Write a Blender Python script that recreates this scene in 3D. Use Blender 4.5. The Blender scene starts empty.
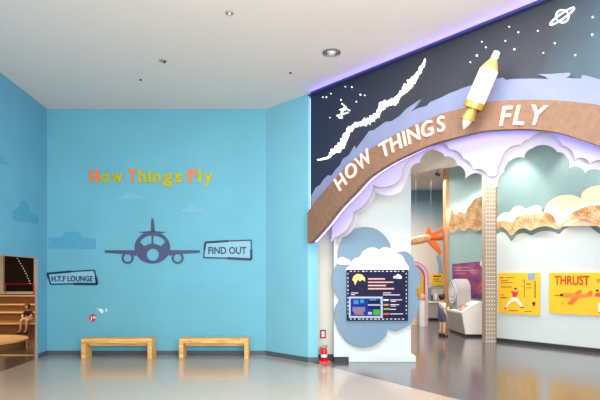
import bpy, bmesh, math, random
from mathutils import Vector, Matrix
from mathutils.geometry import tessellate_polygon
random.seed(7)
S = bpy.context.scene
COL = S.collection
PI = math.pi

# ------------------------------------------------------------------ camera
F = 470.0; CX = 300.0; HY = 277.0; EYE = 1.8; TOP = 5.68
cd = bpy.data.cameras.new('camera'); cam = bpy.data.objects.new('camera', cd); COL.objects.link(cam)
cam.location = (0, 0, EYE); cam.rotation_euler = (PI/2, 0, 0)
cd.lens = 36*F/600; cd.sensor_width = 36; cd.shift_y = (HY-200)/600.0; cd.clip_end = 200
S.camera = cam
# ------------------------------------------------------------------ world / exposure
w = bpy.data.worlds.new('world'); S.world = w; w.use_nodes = True
w.node_tree.nodes['Background'].inputs[0].default_value = (0.86, 0.93, 1.0, 1)
w.node_tree.nodes['Background'].inputs[1].default_value = 0.75
S.view_settings.view_transform = 'Standard'; S.view_settings.look = 'None'
S.view_settings.exposure = 0.0; S.view_settings.gamma = 1.0; S.view_settings.use_curve_mapping = False

def area(name, loc, target, size, power, col=(1, 1, 1), sy=None):
    l = bpy.data.lights.new(name, 'AREA'); l.energy = power; l.color = col
    l.size = size
    if sy: l.shape = 'RECTANGLE'; l.size_y = sy
    o = bpy.data.objects.new(name, l); COL.objects.link(o); o.location = loc
    d = Vector(target)-Vector(loc); o.rotation_euler = d.to_track_quat('-Z', 'Y').to_euler()
    return o
def spot(name, loc, target, power, angle, col=(1, 1, 1), blend=0.6, r=0.08):
    l = bpy.data.lights.new(name, 'SPOT'); l.energy = power; l.color = col
    l.spot_size = math.radians(angle); l.spot_blend = blend; l.shadow_soft_size = r
    o = bpy.data.objects.new(name, l); COL.objects.link(o); o.location = loc
    d = Vector(target)-Vector(loc); o.rotation_euler = d.to_track_quat('-Z', 'Y').to_euler()
    return o
# hall: added fill lights out of view, from the front, above and below
area('front_fill', (3.0, -5.5, 2.2), (0.0, 9, 1.6), 8, 800, (1.0, 0.97, 0.94), 3.5)  # added soft frontal fill behind the camera, no window modelled
area('foyer_top_fill', (-0.2, 4.9, 5.6), (-0.2, 4.9, 0), 5, 430, (1.0, 0.95, 0.9), 3)  # added overhead fill that brightens the lower walls and floor
area('foyer_up_fill', (0.8, 0.5, 2.9), (1.2, 5.0, 5.68), 5.0, 500, (1.0, 0.93, 0.88), 2.0)  # added upward fill that brightens the ceiling, no fitting there
# exhibition hall
area('exhibit_light', (3.9, 12.6, 5.3), (3.9, 12.6, 0), 2.5, 320, (1.0, 0.93, 0.84))
area('exhibit_light_far', (3.6, 18.0, 5.3), (3.6, 18.0, 0), 3.0, 320, (1.0, 0.9, 0.8))
area('exhibit_light_near', (7.0, 9.0, 5.3), (7.2, 9.3, 0), 2.2, 120, (0.97, 0.98, 1.0))
for wx_, wy_ in ((5.45, 12.3), (6.35, 11.25), (7.1, 10.3)): spot('spot_wall_washer', (wx_, wy_, 5.45), (wx_+.42, wy_+.36, 3.7), 240 if wx_ < 6 else 130, 70, (1.0, 0.88, 0.68))
spot('spot_partition', (1.75, 9.45, 5.3), (1.3, 10.0, 3.5), 60, 60, (1.0, 0.86, 0.62))
# stepped lounge
area('lounge_light', (-10.0, 14.0, 4.0), (-10.0, 14.5, 0), 3.0, 270, (1.0, 0.78, 0.5))

# ------------------------------------------------------------------ materials
MATS = {}
def mat(name, col, rough=0.6, metal=0.0, var=0.05, scale=8.0, emit=None, estr=0.0, bump=0.0, spec=None):
    if name in MATS: return MATS[name]
    m = bpy.data.materials.new(name); m.use_nodes = True; nt = m.node_tree
    b = nt.nodes['Principled BSDF']
    b.inputs['Roughness'].default_value = rough; b.inputs['Metallic'].default_value = metal
    if spec is not None: b.inputs['Specular IOR Level'].default_value = spec
    tc = nt.nodes.new('ShaderNodeTexCoord'); no = nt.nodes.new('ShaderNodeTexNoise')
    no.inputs['Scale'].default_value = scale; no.inputs['Detail'].default_value = 3
    nt.links.new(tc.outputs['Object'], no.inputs['Vector'])
    r = nt.nodes.new('ShaderNodeValToRGB')
    r.color_ramp.elements[0].position = 0.3; r.color_ramp.elements[1].position = 0.7
    r.color_ramp.elements[0].color = (*[c*(1-var) for c in col], 1)
    r.color_ramp.elements[1].color = (*[min(1, c*(1+var)) for c in col], 1)
    nt.links.new(no.outputs['Fac'], r.inputs['Fac']); nt.links.new(r.outputs['Color'], b.inputs['Base Color'])
    if emit:
        b.inputs['Emission Color'].default_value = (*emit, 1); b.inputs['Emission Strength'].default_value = estr
    if bump:
        bp = nt.nodes.new('ShaderNodeBump'); bp.inputs['Strength'].default_value = bump
        nt.links.new(no.outputs['Fac'], bp.inputs['Height']); nt.links.new(bp.outputs['Normal'], b.inputs['Normal'])
    MATS[name] = m
    return m
def srgb(r, g, b):
    f = lambda c: (c/255/12.92) if c/255 <= 0.04045 else ((c/255+0.055)/1.055)**2.4
    return (f(r), f(g), f(b))

def ramp_mat(name, expr_axis, stops, rough=0.6, noise=0.0, nscale=3.0):
    """paint that changes colour along an axis vector (object = world coords)"""
    m = bpy.data.materials.new(name); m.use_nodes = True; nt = m.node_tree
    b = nt.nodes['Principled BSDF']; b.inputs['Roughness'].default_value = rough
    tc = nt.nodes.new('ShaderNodeTexCoord')
    dot = nt.nodes.new('ShaderNodeVectorMath'); dot.operation = 'DOT_PRODUCT'; dot.inputs[1].default_value = expr_axis[0]
    nt.links.new(tc.outputs['Object'], dot.inputs[0])
    mr = nt.nodes.new('ShaderNodeMapRange'); mr.inputs[1].default_value = expr_axis[1]; mr.inputs[2].default_value = expr_axis[2]
    nt.links.new(dot.outputs['Value'], mr.inputs[0])
    no = nt.nodes.new('ShaderNodeTexNoise'); no.inputs['Scale'].default_value = nscale; no.inputs['Detail'].default_value = 6
    nt.links.new(tc.outputs['Object'], no.inputs['Vector'])
    ma = nt.nodes.new('ShaderNodeMath'); ma.operation = 'MULTIPLY_ADD'; ma.inputs[1].default_value = noise; 
    nt.links.new(no.outputs['Fac'], ma.inputs[0]); nt.links.new(mr.outputs[0], ma.inputs[2])
    r = nt.nodes.new('ShaderNodeValToRGB')
    while len(r.color_ramp.elements) < len(stops): r.color_ramp.elements.new(0.5)
    for e, (p, c) in zip(r.color_ramp.elements, stops): e.position = p; e.color = (*c, 1)
    nt.links.new(ma.outputs[0], r.inputs['Fac']); nt.links.new(r.outputs['Color'], b.inputs['Base Color'])
    MATS[name] = m; return m

M_blue = mat('sky_blue_paint', srgb(96, 168, 190), 0.65, var=0.04, scale=1.2)
M_blue2 = mat('deeper_sky_blue_paint', srgb(96, 164, 192), 0.65, var=0.04, scale=1.2)
M_blue3 = mat('light_sky_blue_paint', srgb(118, 184, 204), 0.65, var=0.03, scale=1.2)
M_ceil = mat('ceiling_paint', srgb(220, 216, 212), 0.8, var=0.01, scale=0.8)
M_base = mat('slate_baseboard', srgb(70, 88, 100), 0.5)
M_white = mat('white_paint', srgb(232, 236, 236), 0.7, var=0.01)
M_lilac = mat('white_cloud_panel_paint', srgb(206, 203, 214), 0.7, var=0.01)
M_panel = mat('pale_panel_paint', srgb(200, 214, 218), 0.7, var=0.02, scale=1)
M_beige = mat('grey_beige_wall', srgb(200, 200, 192), 0.7, var=0.02)
M_palewall = mat('pale_exhibit_wall', srgb(206, 218, 220), 0.7, var=0.02, scale=1)
M_teal = mat('teal_wall', srgb(112, 142, 148), 0.7, var=0.04, scale=1)
M_brown = mat('arch_brown', srgb(124, 95, 76), 0.65, var=0.12, scale=14, bump=0.1)
M_letter = mat('letter_cream_glow', srgb(244, 190, 178), 0.5, var=0.01, emit=(1, 0.62, 0.56), estr=0.28)  # faint emission added to brighten the letters, which are no lamps
M_star = mat('backlit_white', (0.9, 0.9, 0.9), 0.5, var=0, emit=(1, 1, 1), estr=1.4)
M_led = mat('blue_led', (0.2, 0.2, 0.8), 0.5, var=0, emit=(0.15, 0.11, 1.0), estr=26)
M_led_arch = mat('violet_led', (0.2, 0.2, 0.8), 0.5, var=0, emit=(0.17, 0.13, 1.0), estr=13)
M_led_soft = mat('pale_blue_led', (0.3, 0.4, 0.9), 0.5, var=0, emit=(0.28, 0.4, 1.0), estr=2.2)
M_led_white = mat('warm_white_led', (0.9, 0.9, 0.9), 0.5, var=0, emit=(1, 0.95, 0.85), estr=60)
M_cloudlay = mat('periwinkle_cloud_paint', srgb(126, 136, 172), 0.7, var=0.06, scale=3)
M_gold = mat('rocket_gold', srgb(190, 158, 80), 0.35, 0.5, var=0.05)
M_goldpale = mat('rocket_nose_tan', srgb(214, 178, 110), 0.45, 0.2, var=0.03)
M_rocket = mat('rocket_white', srgb(240, 238, 232), 0.4, var=0.01)
M_flame = mat('flame_peach', srgb(250, 200, 178), 0.5, var=0.03)
M_plane = mat('graphic_purple_grey', srgb(62, 74, 108), 0.6, var=0.06, scale=10)
M_navy = mat('sign_navy', srgb(8, 42, 84), 0.5, var=0.05)
M_signface = mat('sign_pale_blue', srgb(126, 178, 200), 0.6, var=0.03)
M_orange = mat('letter_orange', srgb(232, 116, 48), 0.5, var=0.1, scale=12)
M_olive = mat('letter_yellow_green', srgb(172, 170, 22), 0.5, var=0.12, scale=10)
M_cdk = mat('painted_cloud_cyan', srgb(74, 154, 186), 0.65)
M_clt = mat('painted_cloud_pale', srgb(108, 174, 194), 0.65)
M_red = mat('extinguisher_red', srgb(205, 22, 28), 0.3, var=0.03)
M_black = mat('black_plastic', srgb(24, 24, 28), 0.45)
M_dark = mat('charcoal', srgb(48, 50, 54), 0.6)
M_grey = mat('fitting_grey', srgb(170, 170, 168), 0.4, 0.3)
M_cloudblue = mat('slate_blue_board', srgb(108, 140, 164), 0.6, var=0.05, scale=20)
M_edge = mat('orange_board_edge', srgb(205, 110, 80), 0.6)
M_boardnavy = mat('info_board_navy', srgb(22, 25, 60), 0.6, var=0.08, spec=.15)
M_txt = mat('print_white', srgb(225, 225, 235), 0.5)
M_txtp = mat('print_pink', srgb(214, 160, 150), 0.5)
M_txtd = mat('print_dark', srgb(84, 60, 40), 0.6)
M_yellow = mat('poster_yellow', srgb(250, 196, 44), 0.6, var=0.04, scale=4)
M_skin = mat('skin', srgb(224, 170, 140), 0.55)
M_hair = mat('black_hair', srgb(28, 22, 22), 0.5)
M_tee = mat('white_tshirt', srgb(225, 220, 216), 0.8)
M_denim = mat('grey_denim', srgb(84, 92, 118), 0.85, var=0.15, scale=40)
M_console = mat('console_white', srgb(228, 220, 216), 0.5, var=0.02)
M_consgrey = mat('console_grey', srgb(168, 162, 162), 0.55)
M_tan = mat('lounge_tan', srgb(226, 176, 118), 0.5, var=0.08, scale=2)
M_carp = mat('step_carpet', srgb(124, 80, 40), 0.85, var=0.15, scale=10)
M_orangep = mat('model_orange', srgb(226, 106, 20), 0.45)
M_modelt = mat('model_weathered', srgb(205, 150, 110), 0.5, var=0.3, scale=6)
M_pink = mat('pink_paint', srgb(226, 176, 200), 0.6)

def wood_mat():
    m = bpy.data.materials.new('pine_wood'); m.use_nodes = True; nt = m.node_tree; b = nt.nodes['Principled BSDF']
    b.inputs['Roughness'].default_value = 0.45
    tc = nt.nodes.new('ShaderNodeTexCoord'); mp = nt.nodes.new('ShaderNodeMapping'); mp.inputs['Scale'].default_value = (2, 30, 30)
    no = nt.nodes.new('ShaderNodeTexNoise'); no.inputs['Scale'].default_value = 1.5; no.inputs['Detail'].default_value = 6
    vo = nt.nodes.new('ShaderNodeTexVoronoi'); vo.inputs['Scale'].default_value = 4
    r = nt.nodes.new('ShaderNodeValToRGB'); r.color_ramp.elements[0].color = (*srgb(196, 142, 74), 1); r.color_ramp.elements[1].color = (*srgb(236, 194, 124), 1)
    r.color_ramp.elements[0].position = .35; r.color_ramp.elements[1].position = .65
    r2 = nt.nodes.new('ShaderNodeValToRGB'); r2.color_ramp.elements[0].color = (.25, .12, .05, 1); r2.color_ramp.elements[1].color = (1, 1, 1, 1)
    r2.color_ramp.elements[0].position = .05; r2.color_ramp.elements[1].position = .12
    mx = nt.nodes.new('ShaderNodeMix'); mx.data_type = 'RGBA'; mx.blend_type = 'MULTIPLY'; mx.inputs[0].default_value = .7
    L = nt.links.new
    L(tc.outputs['Object'], mp.inputs[0]); L(mp.outputs[0], no.inputs['Vector']); L(tc.outputs['Object'], vo.inputs['Vector'])
    L(no.outputs['Fac'], r.inputs[0]); L(vo.outputs['Distance'], r2.inputs[0]); L(r.outputs[0], mx.inputs[6]); L(r2.outputs[0], mx.inputs[7])
    L(mx.outputs[2], b.inputs['Base Color']); return m
M_wood = wood_mat()

def floor_mat(name, c1, c2, rough, scale, sp=0.5):
    m = bpy.data.materials.new(name); m.use_nodes = True; nt = m.node_tree; b = nt.nodes['Principled BSDF']
    b.inputs['Roughness'].default_value = rough; b.inputs['Specular IOR Level'].default_value = sp
    tc = nt.nodes.new('ShaderNodeTexCoord'); no = nt.nodes.new('ShaderNodeTexNoise'); no.inputs['Scale'].default_value = scale; no.inputs['Detail'].default_value = 8
    n2 = nt.nodes.new('ShaderNodeTexNoise'); n2.inputs['Scale'].default_value = 0.7
    r = nt.nodes.new('ShaderNodeValToRGB'); r.color_ramp.elements[0].color = (*c1, 1); r.color_ramp.elements[1].color = (*c2, 1)
    r.color_ramp.elements[0].position = .35; r.color_ramp.elements[1].position = .65
    b.inputs['Coat Weight'].default_value = .5; b.inputs['Coat Roughness'].default_value = .12
    mr = nt.nodes.new('ShaderNodeMapRange'); mr.inputs[3].default_value = rough*.8; mr.inputs[4].default_value = rough*1.2
    L = nt.links.new
    L(tc.outputs['Object'], no.inputs['Vector']); L(tc.outputs['Object'], n2.inputs['Vector']); L(no.outputs['Fac'], r.inputs[0])
    L(r.outputs[0], b.inputs['Base Color']); L(n2.outputs['Fac'], mr.inputs[0]); L(mr.outputs[0], b.inputs['Roughness'])
    return m
M_floor = floor_mat('polished_floor', srgb(176, 158, 140), srgb(190, 172, 154), 0.20, 60, 0.9)
M_dfloor = floor_mat('dark_polished_floor', srgb(66, 64, 68), srgb(94, 90, 90), 0.2, 40, 0.8)
M_lfloor = floor_mat('lounge_floor', srgb(70, 60, 50), srgb(84, 72, 60), 0.2, 20)

# ------------------------------------------------------------------ mesh helpers
def link(name, bm, m, parent=None, smooth=False):
    bmesh.ops.recalc_face_normals(bm, faces=bm.faces)
    me = bpy.data.meshes.new(name); bm.to_mesh(me); bm.free()
    for mm in (m if isinstance(m, (list, tuple)) else [m]): me.materials.append(mm)
    if smooth:
        for p in me.polygons: p.use_smooth = True
    o = bpy.data.objects.new(name, me); COL.objects.link(o)
    if parent: o.parent = parent; o.matrix_parent_inverse = Matrix.Translation(-Vector(parent.location)) if parent.type == 'EMPTY' else Matrix()
    return o
def setp(o, label=None, cat=None, group=None, kind=None):
    if label: o['label'] = label
    if cat: o['category'] = cat
    if group: o['group'] = group
    if kind: o['kind'] = kind
    return o
def thing(name, loc, label, cat, group=None):
    o = bpy.data.objects.new(name, None); o.empty_display_size = .1; COL.objects.link(o); o.location = loc
    return setp(o, label, cat, group)
def struct(name, bm, m, smooth=False):
    return setp(link(name, bm, m, None, smooth), kind='structure')
def box(bm, x0, x1, y0, y1, z0, z1, bev=0.0):
    v = [bm.verts.new((x, y, z)) for x in (x0, x1) for y in (y0, y1) for z in (z0, z1)]
    fs = [bm.faces.new([v[i] for i in q]) for q in ((0, 1, 3, 2), (4, 6, 7, 5), (0, 4, 5, 1), (2, 3, 7, 6), (0, 2, 6, 4), (1, 5, 7, 3))]
    if bev:
        es = list({e for f in fs for e in f.edges}); bmesh.ops.bevel(bm, geom=es, offset=bev, segments=2, affect='EDGES')
def B(): return bmesh.new()
def foot(bm, pts, z0, z1):
    """vertical prism on a footprint polygon"""
    n = len(pts); a = [bm.verts.new((x, y, z0)) for x, y in pts]; b = [bm.verts.new((x, y, z1)) for x, y in pts]
    tr = tessellate_polygon([[Vector((x, y, 0)) for x, y in pts]])
    for t in tr: bm.faces.new([a[i] for i in t]); bm.faces.new([b[i] for i in reversed(t)])
    for i in range(n): bm.faces.new([a[i], a[(i+1) % n], b[(i+1) % n], b[i]])
class Plane:
    def __init__(s, O, u, n=None):
        s.O = Vector(O); s.u = Vector(u).normalized(); s.n = Vector((s.u.y, -s.u.x)) if n is None else Vector(n).normalized()
        if s.n.dot(-s.O) < 0: s.n = -s.n
    def at(s, px, py, d=0.0):
        k = (px-CX)/F; Y = (d+s.O.dot(s.n))/(k*s.n.x+s.n.y); P = Vector((k*Y, Y))
        return ((P-s.O).dot(s.u), EYE+(HY-py)/F*Y)
    def pt(s, a, z, d=0.0):
        P = s.O+s.u*a+s.n*d; return Vector((P.x, P.y, z))
    def P(s, px, py, d=0.0):
        a, z = s.at(px, py, d); return s.pt(a, z, d)
def prism(bm, pl, loops, d0, d1, mi=None):
    """loops[0] outline in (s,z), others holes; extruded from offset d0 to d1 (d1 front)"""
    if not isinstance(loops[0][0], (list, tuple)): loops = [loops]
    flat = []; ids = []
    for lp in loops:
        ids.append((len(flat), len(lp))); flat += lp
    A = [bm.verts.new(pl.pt(a, z, d1)) for a, z in flat]; Bk = [bm.verts.new(pl.pt(a, z, d0)) for a, z in flat]
    tr = tessellate_polygon([[Vector((a, z, 0)) for a, z in lp] for lp in loops])
    for t in tr:
        try: bm.faces.new([A[i] for i in t]); bm.faces.new([Bk[i] for i in reversed(t)])
        except ValueError: pass
    for st, n in ids:
        for i in range(n):
            j = (i+1) % n
            try:
                f = bm.faces.new([A[st+i], A[st+j], Bk[st+j], Bk[st+i]])
                if mi is not None: f.material_index = mi
            except ValueError: pass
def px(pl, pts, d=0.0): return [pl.at(x, y, d) for x, y in pts]
def cat(pts, n=5, closed=False):
    out = []; N = len(pts); rng = range(N) if closed else range(N-1)
    for i in rng:
        g = lambda k: pts[k % N] if closed else pts[max(0, min(N-1, k))]
        p0, p1, p2, p3 = g(i-1), g(i), g(i+1), g(i+2)
        for j in range(n):
            t = j/n; t2 = t*t; t3 = t2*t
            out.append(tuple(.5*((2*p1[k])+(-p0[k]+p2[k])*t+(2*p0[k]-5*p1[k]+4*p2[k]-p3[k])*t2+(-p0[k]+3*p1[k]-3*p2[k]+p3[k])*t3) for k in range(2)))
    if not closed: out.append(tuple(pts[-1]))
    return out
def scallop(pts, n=6, bulge=0.35, side=1):
    """cloud edge: each pair of points is joined with an arc bulging to one side"""
    out = []
    for (x0, y0), (x1, y1) in zip(pts[:-1], pts[1:]):
        L = math.hypot(x1-x0, y1-y0); nx, ny = -(y1-y0), (x1-x0)
        for j in range(n):
            t = .5-.5*math.cos(PI*j/n); h = (.6*math.sin(PI*j/n)+.4*math.sin(PI*t))*bulge*side; out.append((x0+(x1-x0)*t+nx*h, y0+(y1-y0)*t+ny*h))
    out.append(pts[-1]); return out
def circ(cx, cy, r, n=32, a0=0, a1=2*PI, ry=None):
    ry = r if ry is None else ry
    full = abs(a1-a0-2*PI) < 1e-6
    return [(cx+r*math.cos(a0+(a1-a0)*i/(n if full else n-1)), cy+ry*math.sin(a0+(a1-a0)*i/(n if full else n-1))) for i in range(n)]
def tube(bm, pts, r, n=8):
    pts = [Vector(p) for p in pts]; rings = []
    for i, p in enumerate(pts):
        t = (pts[min(i+1, len(pts)-1)]-pts[max(i-1, 0)]).normalized()
        a = t.cross(Vector((0, 0, 1)));
        if a.length < .01: a = t.cross(Vector((1, 0, 0)))
        a.normalize(); b = t.cross(a); rr = r[i] if isinstance(r, list) else r
        rings.append([bm.verts.new(p+(a*math.cos(2*PI*k/n)+b*math.sin(2*PI*k/n))*rr) for k in range(n)])
    for q, s in zip(rings[:-1], rings[1:]):
        for k in range(n): bm.faces.new([q[k], q[(k+1) % n], s[(k+1) % n], s[k]])
    bm.faces.new(rings[0]); bm.faces.new(list(reversed(rings[-1])))
def lathe(bm, p0, axis, prof, n=28):
    """prof: (t along axis, radius)"""
    p0 = Vector(p0); axis = Vector(axis).normalized()
    tube(bm, [p0+axis*t for t, r in prof], [max(r, .001) for t, r in prof], n)
_fc = {}
def glyph(txt, size=1.0, bold=0.0, extrude=0.0):
    k = (txt, bold, extrude/size)
    cu = bpy.data.curves.new('t', 'FONT'); cu.body = txt; cu.size = size; cu.offset = bold*size; cu.extrude = extrude
    cu.align_x = 'CENTER'; cu.resolution_u = 4
    o = bpy.data.objects.new('t', cu); me = bpy.data.meshes.new_from_object(o)
    bpy.data.objects.remove(o); bpy.data.curves.remove(cu)
    return me
def put_text(name, txt, pl, a, z, d, size, m, parent=None, bold=0.0, ext=0.01, rot=0.0, sx=1.0, shear=0.0, label=None):
    me = glyph(txt, size, bold, ext); me.name = name
    xs = [v.co.x for v in me.vertices]; c0 = (min(xs)+max(xs))/2
    for v in me.vertices:
        x = (v.co.x-c0)*sx+shear*v.co.y; y = v.co.y; xr = x*math.cos(rot)-y*math.sin(rot); yr = x*math.sin(rot)+y*math.cos(rot)
        v.co = pl.pt(a+xr, z+yr, d+v.co.z)
    me.materials.clear(); me.materials.append(m)
    o = bpy.data.objects.new(name, me); COL.objects.link(o)
    if parent: o.parent = parent; o.matrix_parent_inverse = Matrix.Translation(-Vector(parent.location))
    if label: o['label'] = label
    return o
def rect(pl, x0, y0, x1, y1, d): return px(pl, [(x0, y1), (x1, y1), (x1, y0), (x0, y0)], d)
def line_poly(p, q, wd):
    dx, dy = q[0]-p[0], q[1]-p[1]; L = math.hypot(dx, dy) or 1; nx, ny = -dy/L*wd/2, dx/L*wd/2
    return [(p[0]+nx, p[1]+ny), (q[0]+nx, q[1]+ny), (q[0]-nx, q[1]-ny), (p[0]-nx, p[1]-ny)]

M_navy2 = mat('cove_navy', srgb(40, 46, 96), .6)
# ------------------------------------------------------------------ planes of the place
BACK = Plane((-5.84, 10.85), (1, 0))
LEFT = Plane((-5.84, 10.85), (0.082, -1)); LEFT.n = Vector((1, 0.082)).normalized()
ANG = Plane((-0.785, 10.85), (0.954, -0.9))
A = Vector((.254, 9.96))
FAS = Plane(A, (3.216, -3.38))
RW = Plane((5.54, 13.2), (1.61, -2.0))
W2 = Plane((6.17, 15.6), (1.58, -2.0))
PAN = Plane((0.72, 10.0), (1, 0))
FAR = Plane((0, 21.0), (1, 0))
LB = Plane((-14, 19.0), (1, 0))

# ------------------------------------------------------------------ setting
b = B(); foot(b, [(-5.84, 10.85), (-.785, 10.85), (.169, 9.95), (.212, 9.95), (11.28, -6), (-4.46, -6)], -.1, 0); struct('floor', b, M_floor)
b = B(); foot(b, [(.169, 9.95), (-.785, 10.85), (-.785, 22), (16, 22), (16, -6), (11.28, -6), (.212, 9.95)], -.1, 0); struct('floor', b, M_dfloor)
b = B(); foot(b, [(-4.46, -6), (-5.84, 10.85), (-5.84, 22), (-18, 22), (-18, -6)], -.1, 0); struct('floor', b, M_lfloor)
b = B(); box(b, -6.6, 16, -6, 21.3, TOP, TOP+.2); struct('ceiling', b, M_ceil)
b = B(); box(b, -5.86, -.785, 10.85, 11.1, 0, TOP); struct('wall_back', b, M_blue)
b = B(); foot(b, [(-.785, 10.85), (.169, 9.95), (.26, 9.955), (.383, 9.98), (.383, 10.2), (-.4, 11.1), (-.785, 11.1)], 0, TOP); struct('wall_angled', b, M_blue3)
# left wall with the lounge opening
s_j = LEFT.at(37.5, 357)[0]; ztop = 2.24
b = B()
for (a0, a1, z0, z1) in ((0, s_j, 0, TOP), (s_j, 6.0, ztop, TOP), (6.0, 16.9, 0, TOP)):
    prism(b, LEFT, [(a0, z0), (a1, z0), (a1, z1), (a0, z1)], -.035, 0)
struct('wall_left', b, M_blue2)
b = B(); prism(b, LEFT, [(s_j, 0.0), (s_j+.03, 0.0), (s_j+.03, ztop-.03), (6, ztop-.03), (6, ztop), (s_j, ztop)], -.04, .012); struct('trim_1', b, mat('door_trim_grey', srgb(150, 150, 146), .5))
for nm, pl, a0, a1 in (('baseboard_back', BACK, 0, 5.055), ('baseboard_left', LEFT, 0, s_j), ('baseboard_angled', ANG, 0, 1.33)):
    b = B(); prism(b, pl, [(a0, 0), (a1, 0), (a1, .1), (a0, .1)], 0, .02); struct(nm, b, M_base)
b = B(); foot(b, [(.16, 9.935), (.26, 9.935), (.40, 9.96), (.40, 9.985), (.26, 9.957), (.169, 9.952)], 0, .1); struct('baseboard_pillar', b, M_base)
# lounge shell
b = B(); box(b, -18, -5.9, 19.0, 19.2, 0, 4.3); struct('wall_lounge', b, M_tan)
b = B(); box(b, -6.1, -5.87, 10.95, 19.0, 0, 4.3); struct('wall_lounge', b, M_beige)
b = B(); box(b, -18.2, -18, -6, 19.2, 0, 4.3); struct('wall_lounge', b, M_beige)
b = B(); foot(b, [(-18.2, -6), (-4.75, -6), (-6.1, 10.9), (-6.1, 19.2), (-18.2, 19.2)], 4.3, 4.4); struct('ceiling', b, M_beige)
# exhibition hall shell
b = B(); prism(b, RW, [(0, 0), (9, 0), (9, TOP), (0, TOP)], -.2, 0); struct('wall_right', b, M_teal)
b = B(); prism(b, W2, [(-1.42, 0), (3.0, 0), (3.0, TOP), (-1.42, TOP)], -.25, 0); struct('wall_right', b, mat('lit_teal_wall', srgb(146, 174, 178), .7, var=.03, scale=1))  # lighter teal: the stronger light on this wall is put into its colour
b = B(); box(b, -.8, 16, 21.0, 21.2, 0, TOP)
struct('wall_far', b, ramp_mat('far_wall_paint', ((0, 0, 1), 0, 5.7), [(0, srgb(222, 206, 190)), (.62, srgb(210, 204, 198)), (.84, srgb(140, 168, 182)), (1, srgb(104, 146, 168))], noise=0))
b = B(); box(b, -1.0, -.785, 11.1, 21.2, 0, TOP); struct('wall_side', b, M_beige)
b = B(); prism(b, RW, [(0, 0), (9, 0), (9, .1), (0, .1)], .055, .075); struct('baseboard_right', b, M_dark)
# wall between pillar and partition
b = B(); box(b, .383, .95, 10.35, 10.5, 0, TOP); struct('wall_recess', b, M_beige)
b = B(); box(b, .383, .95, 10.33, 10.35, 0, .1); struct('baseboard_recess', b, M_dark)
# partition with the cloud sign
b = B(); box(b, .72, 2.36, 10.0, 10.25, .1, TOP); struct('wall_partition', b, M_panel)
b = B(); box(b, .74, 1.05, 10.04, 10.2, 0, .1); struct('trim_2', b, M_dark)
b = B(); box(b, 1.03, 2.45, 9.93, 10.3, 0, .13, .01); struct('trim_3', b, M_panel)

# ------------------------------------------------------------------ portal wall and arch
band_top = [(306, 215), (310, 209), (317.5, 199), (330.5, 184), (346, 168), (368, 150.7), (400, 132), (426.7, 120), (442, 113.5), (463, 108), (485, 102.5), (505, 100.5), (530, 99.7), (560, 100.6), (600, 105), (640, 113), (690, 128), (750, 150)]
band_bot = [(307.5, 242.5), (311, 242), (325, 226), (337.5, 210), (352, 195), (368, 178), (389, 164), (410.7, 153), (432, 144), (458.5, 136.5), (482, 131), (505, 129.2), (530, 129), (560, 133), (600, 146), (640, 160), (690, 183), (750, 216)]
DB = .25
bt = cat(px(FAS, band_top, DB), 5); bb = cat(px(FAS, band_bot, DB), 5)
bt[0] = (bb[0][0], bt[0][1])
mid = [((p[0]+q[0])/2, (p[1]+q[1])/2) for p, q in zip(bt, bb)]
smax = 9.3
mid = [p for p in mid if p[0] >= 0.0]
mid = [(0.0, mid[0][1]-.1)]+mid
b = B(); prism(b, FAS, mid+[(mid[-1][0], TOP), (0, TOP)], -.15, 0); struct('wall_portal', b, M_lilac)

skyax = Vector((FAS.u.x, FAS.u.y, 0.0))
M_sky = ramp_mat('night_sky_mural_paint', ((FAS.u.x, FAS.u.y, -.3), FAS.u.dot(FAS.O)-1.4, FAS.u.dot(FAS.O)+4.6),
                 [(0, srgb(16, 38, 70)), (.2, srgb(30, 40, 62)), (.5, srgb(46, 50, 62)), (.82, srgb(52, 58, 68)), (1, srgb(70, 100, 116))], .7, .12, 1.5)
mural = thing('sky_mural', tuple(FAS.pt(0, 2.9, 0)), 'dark night sky mural with backlit stars and milky way above the brown arch', 'mural')
mm = [(s, z+.0) for s, z in mid if s > .06]
b = B(); prism(b, FAS, [(.06, mm[0][1])]+mm+[(mm[-1][0], TOP-.005), (.06, TOP-.005)], .002, .10); link('panel', b, M_sky, mural)
lay = [(309, 199), (311, 196), (316, 187), (320, 185), (323, 180), (328, 175), (331, 176), (336, 169), (340, 165), (342.7, 159), (349, 155), (354, 146), (355, 150), (364, 138), (369, 131), (374, 130), (385, 122), (392, 121), (400, 115.5), (406, 109), (412, 105), (420, 99.5), (414, 108), (411, 112), (418, 108), (426.7, 106), (430, 102), (440, 98), (450, 93), (456, 91), (460, 89), (470, 85.5), (480, 83), (491, 79.5), (503, 77.5), (506, 80), (510.5, 79), (530, 78.5), (548, 79), (545, 76.5), (537.5, 74.2), (550, 74), (569, 72.6), (571, 75), (566, 77.5), (574, 78.5), (581, 78.5), (582, 75), (588, 76), (600, 79.5), (615, 77), (640, 84), (660, 80), (690, 92), (750, 112)]
lp = px(FAS, lay, .14); lm = [q for q in mid if q[0] > .07 and q[0] < lp[-1][0]]
lp = [q for q in lp if q[0] > .07]
b = B(); prism(b, FAS, lp+list(reversed(lm)), .10, .14); link('cloud_layer', b, M_cloudlay, mural)['label'] = 'periwinkle blue jagged cloud layer'
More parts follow.
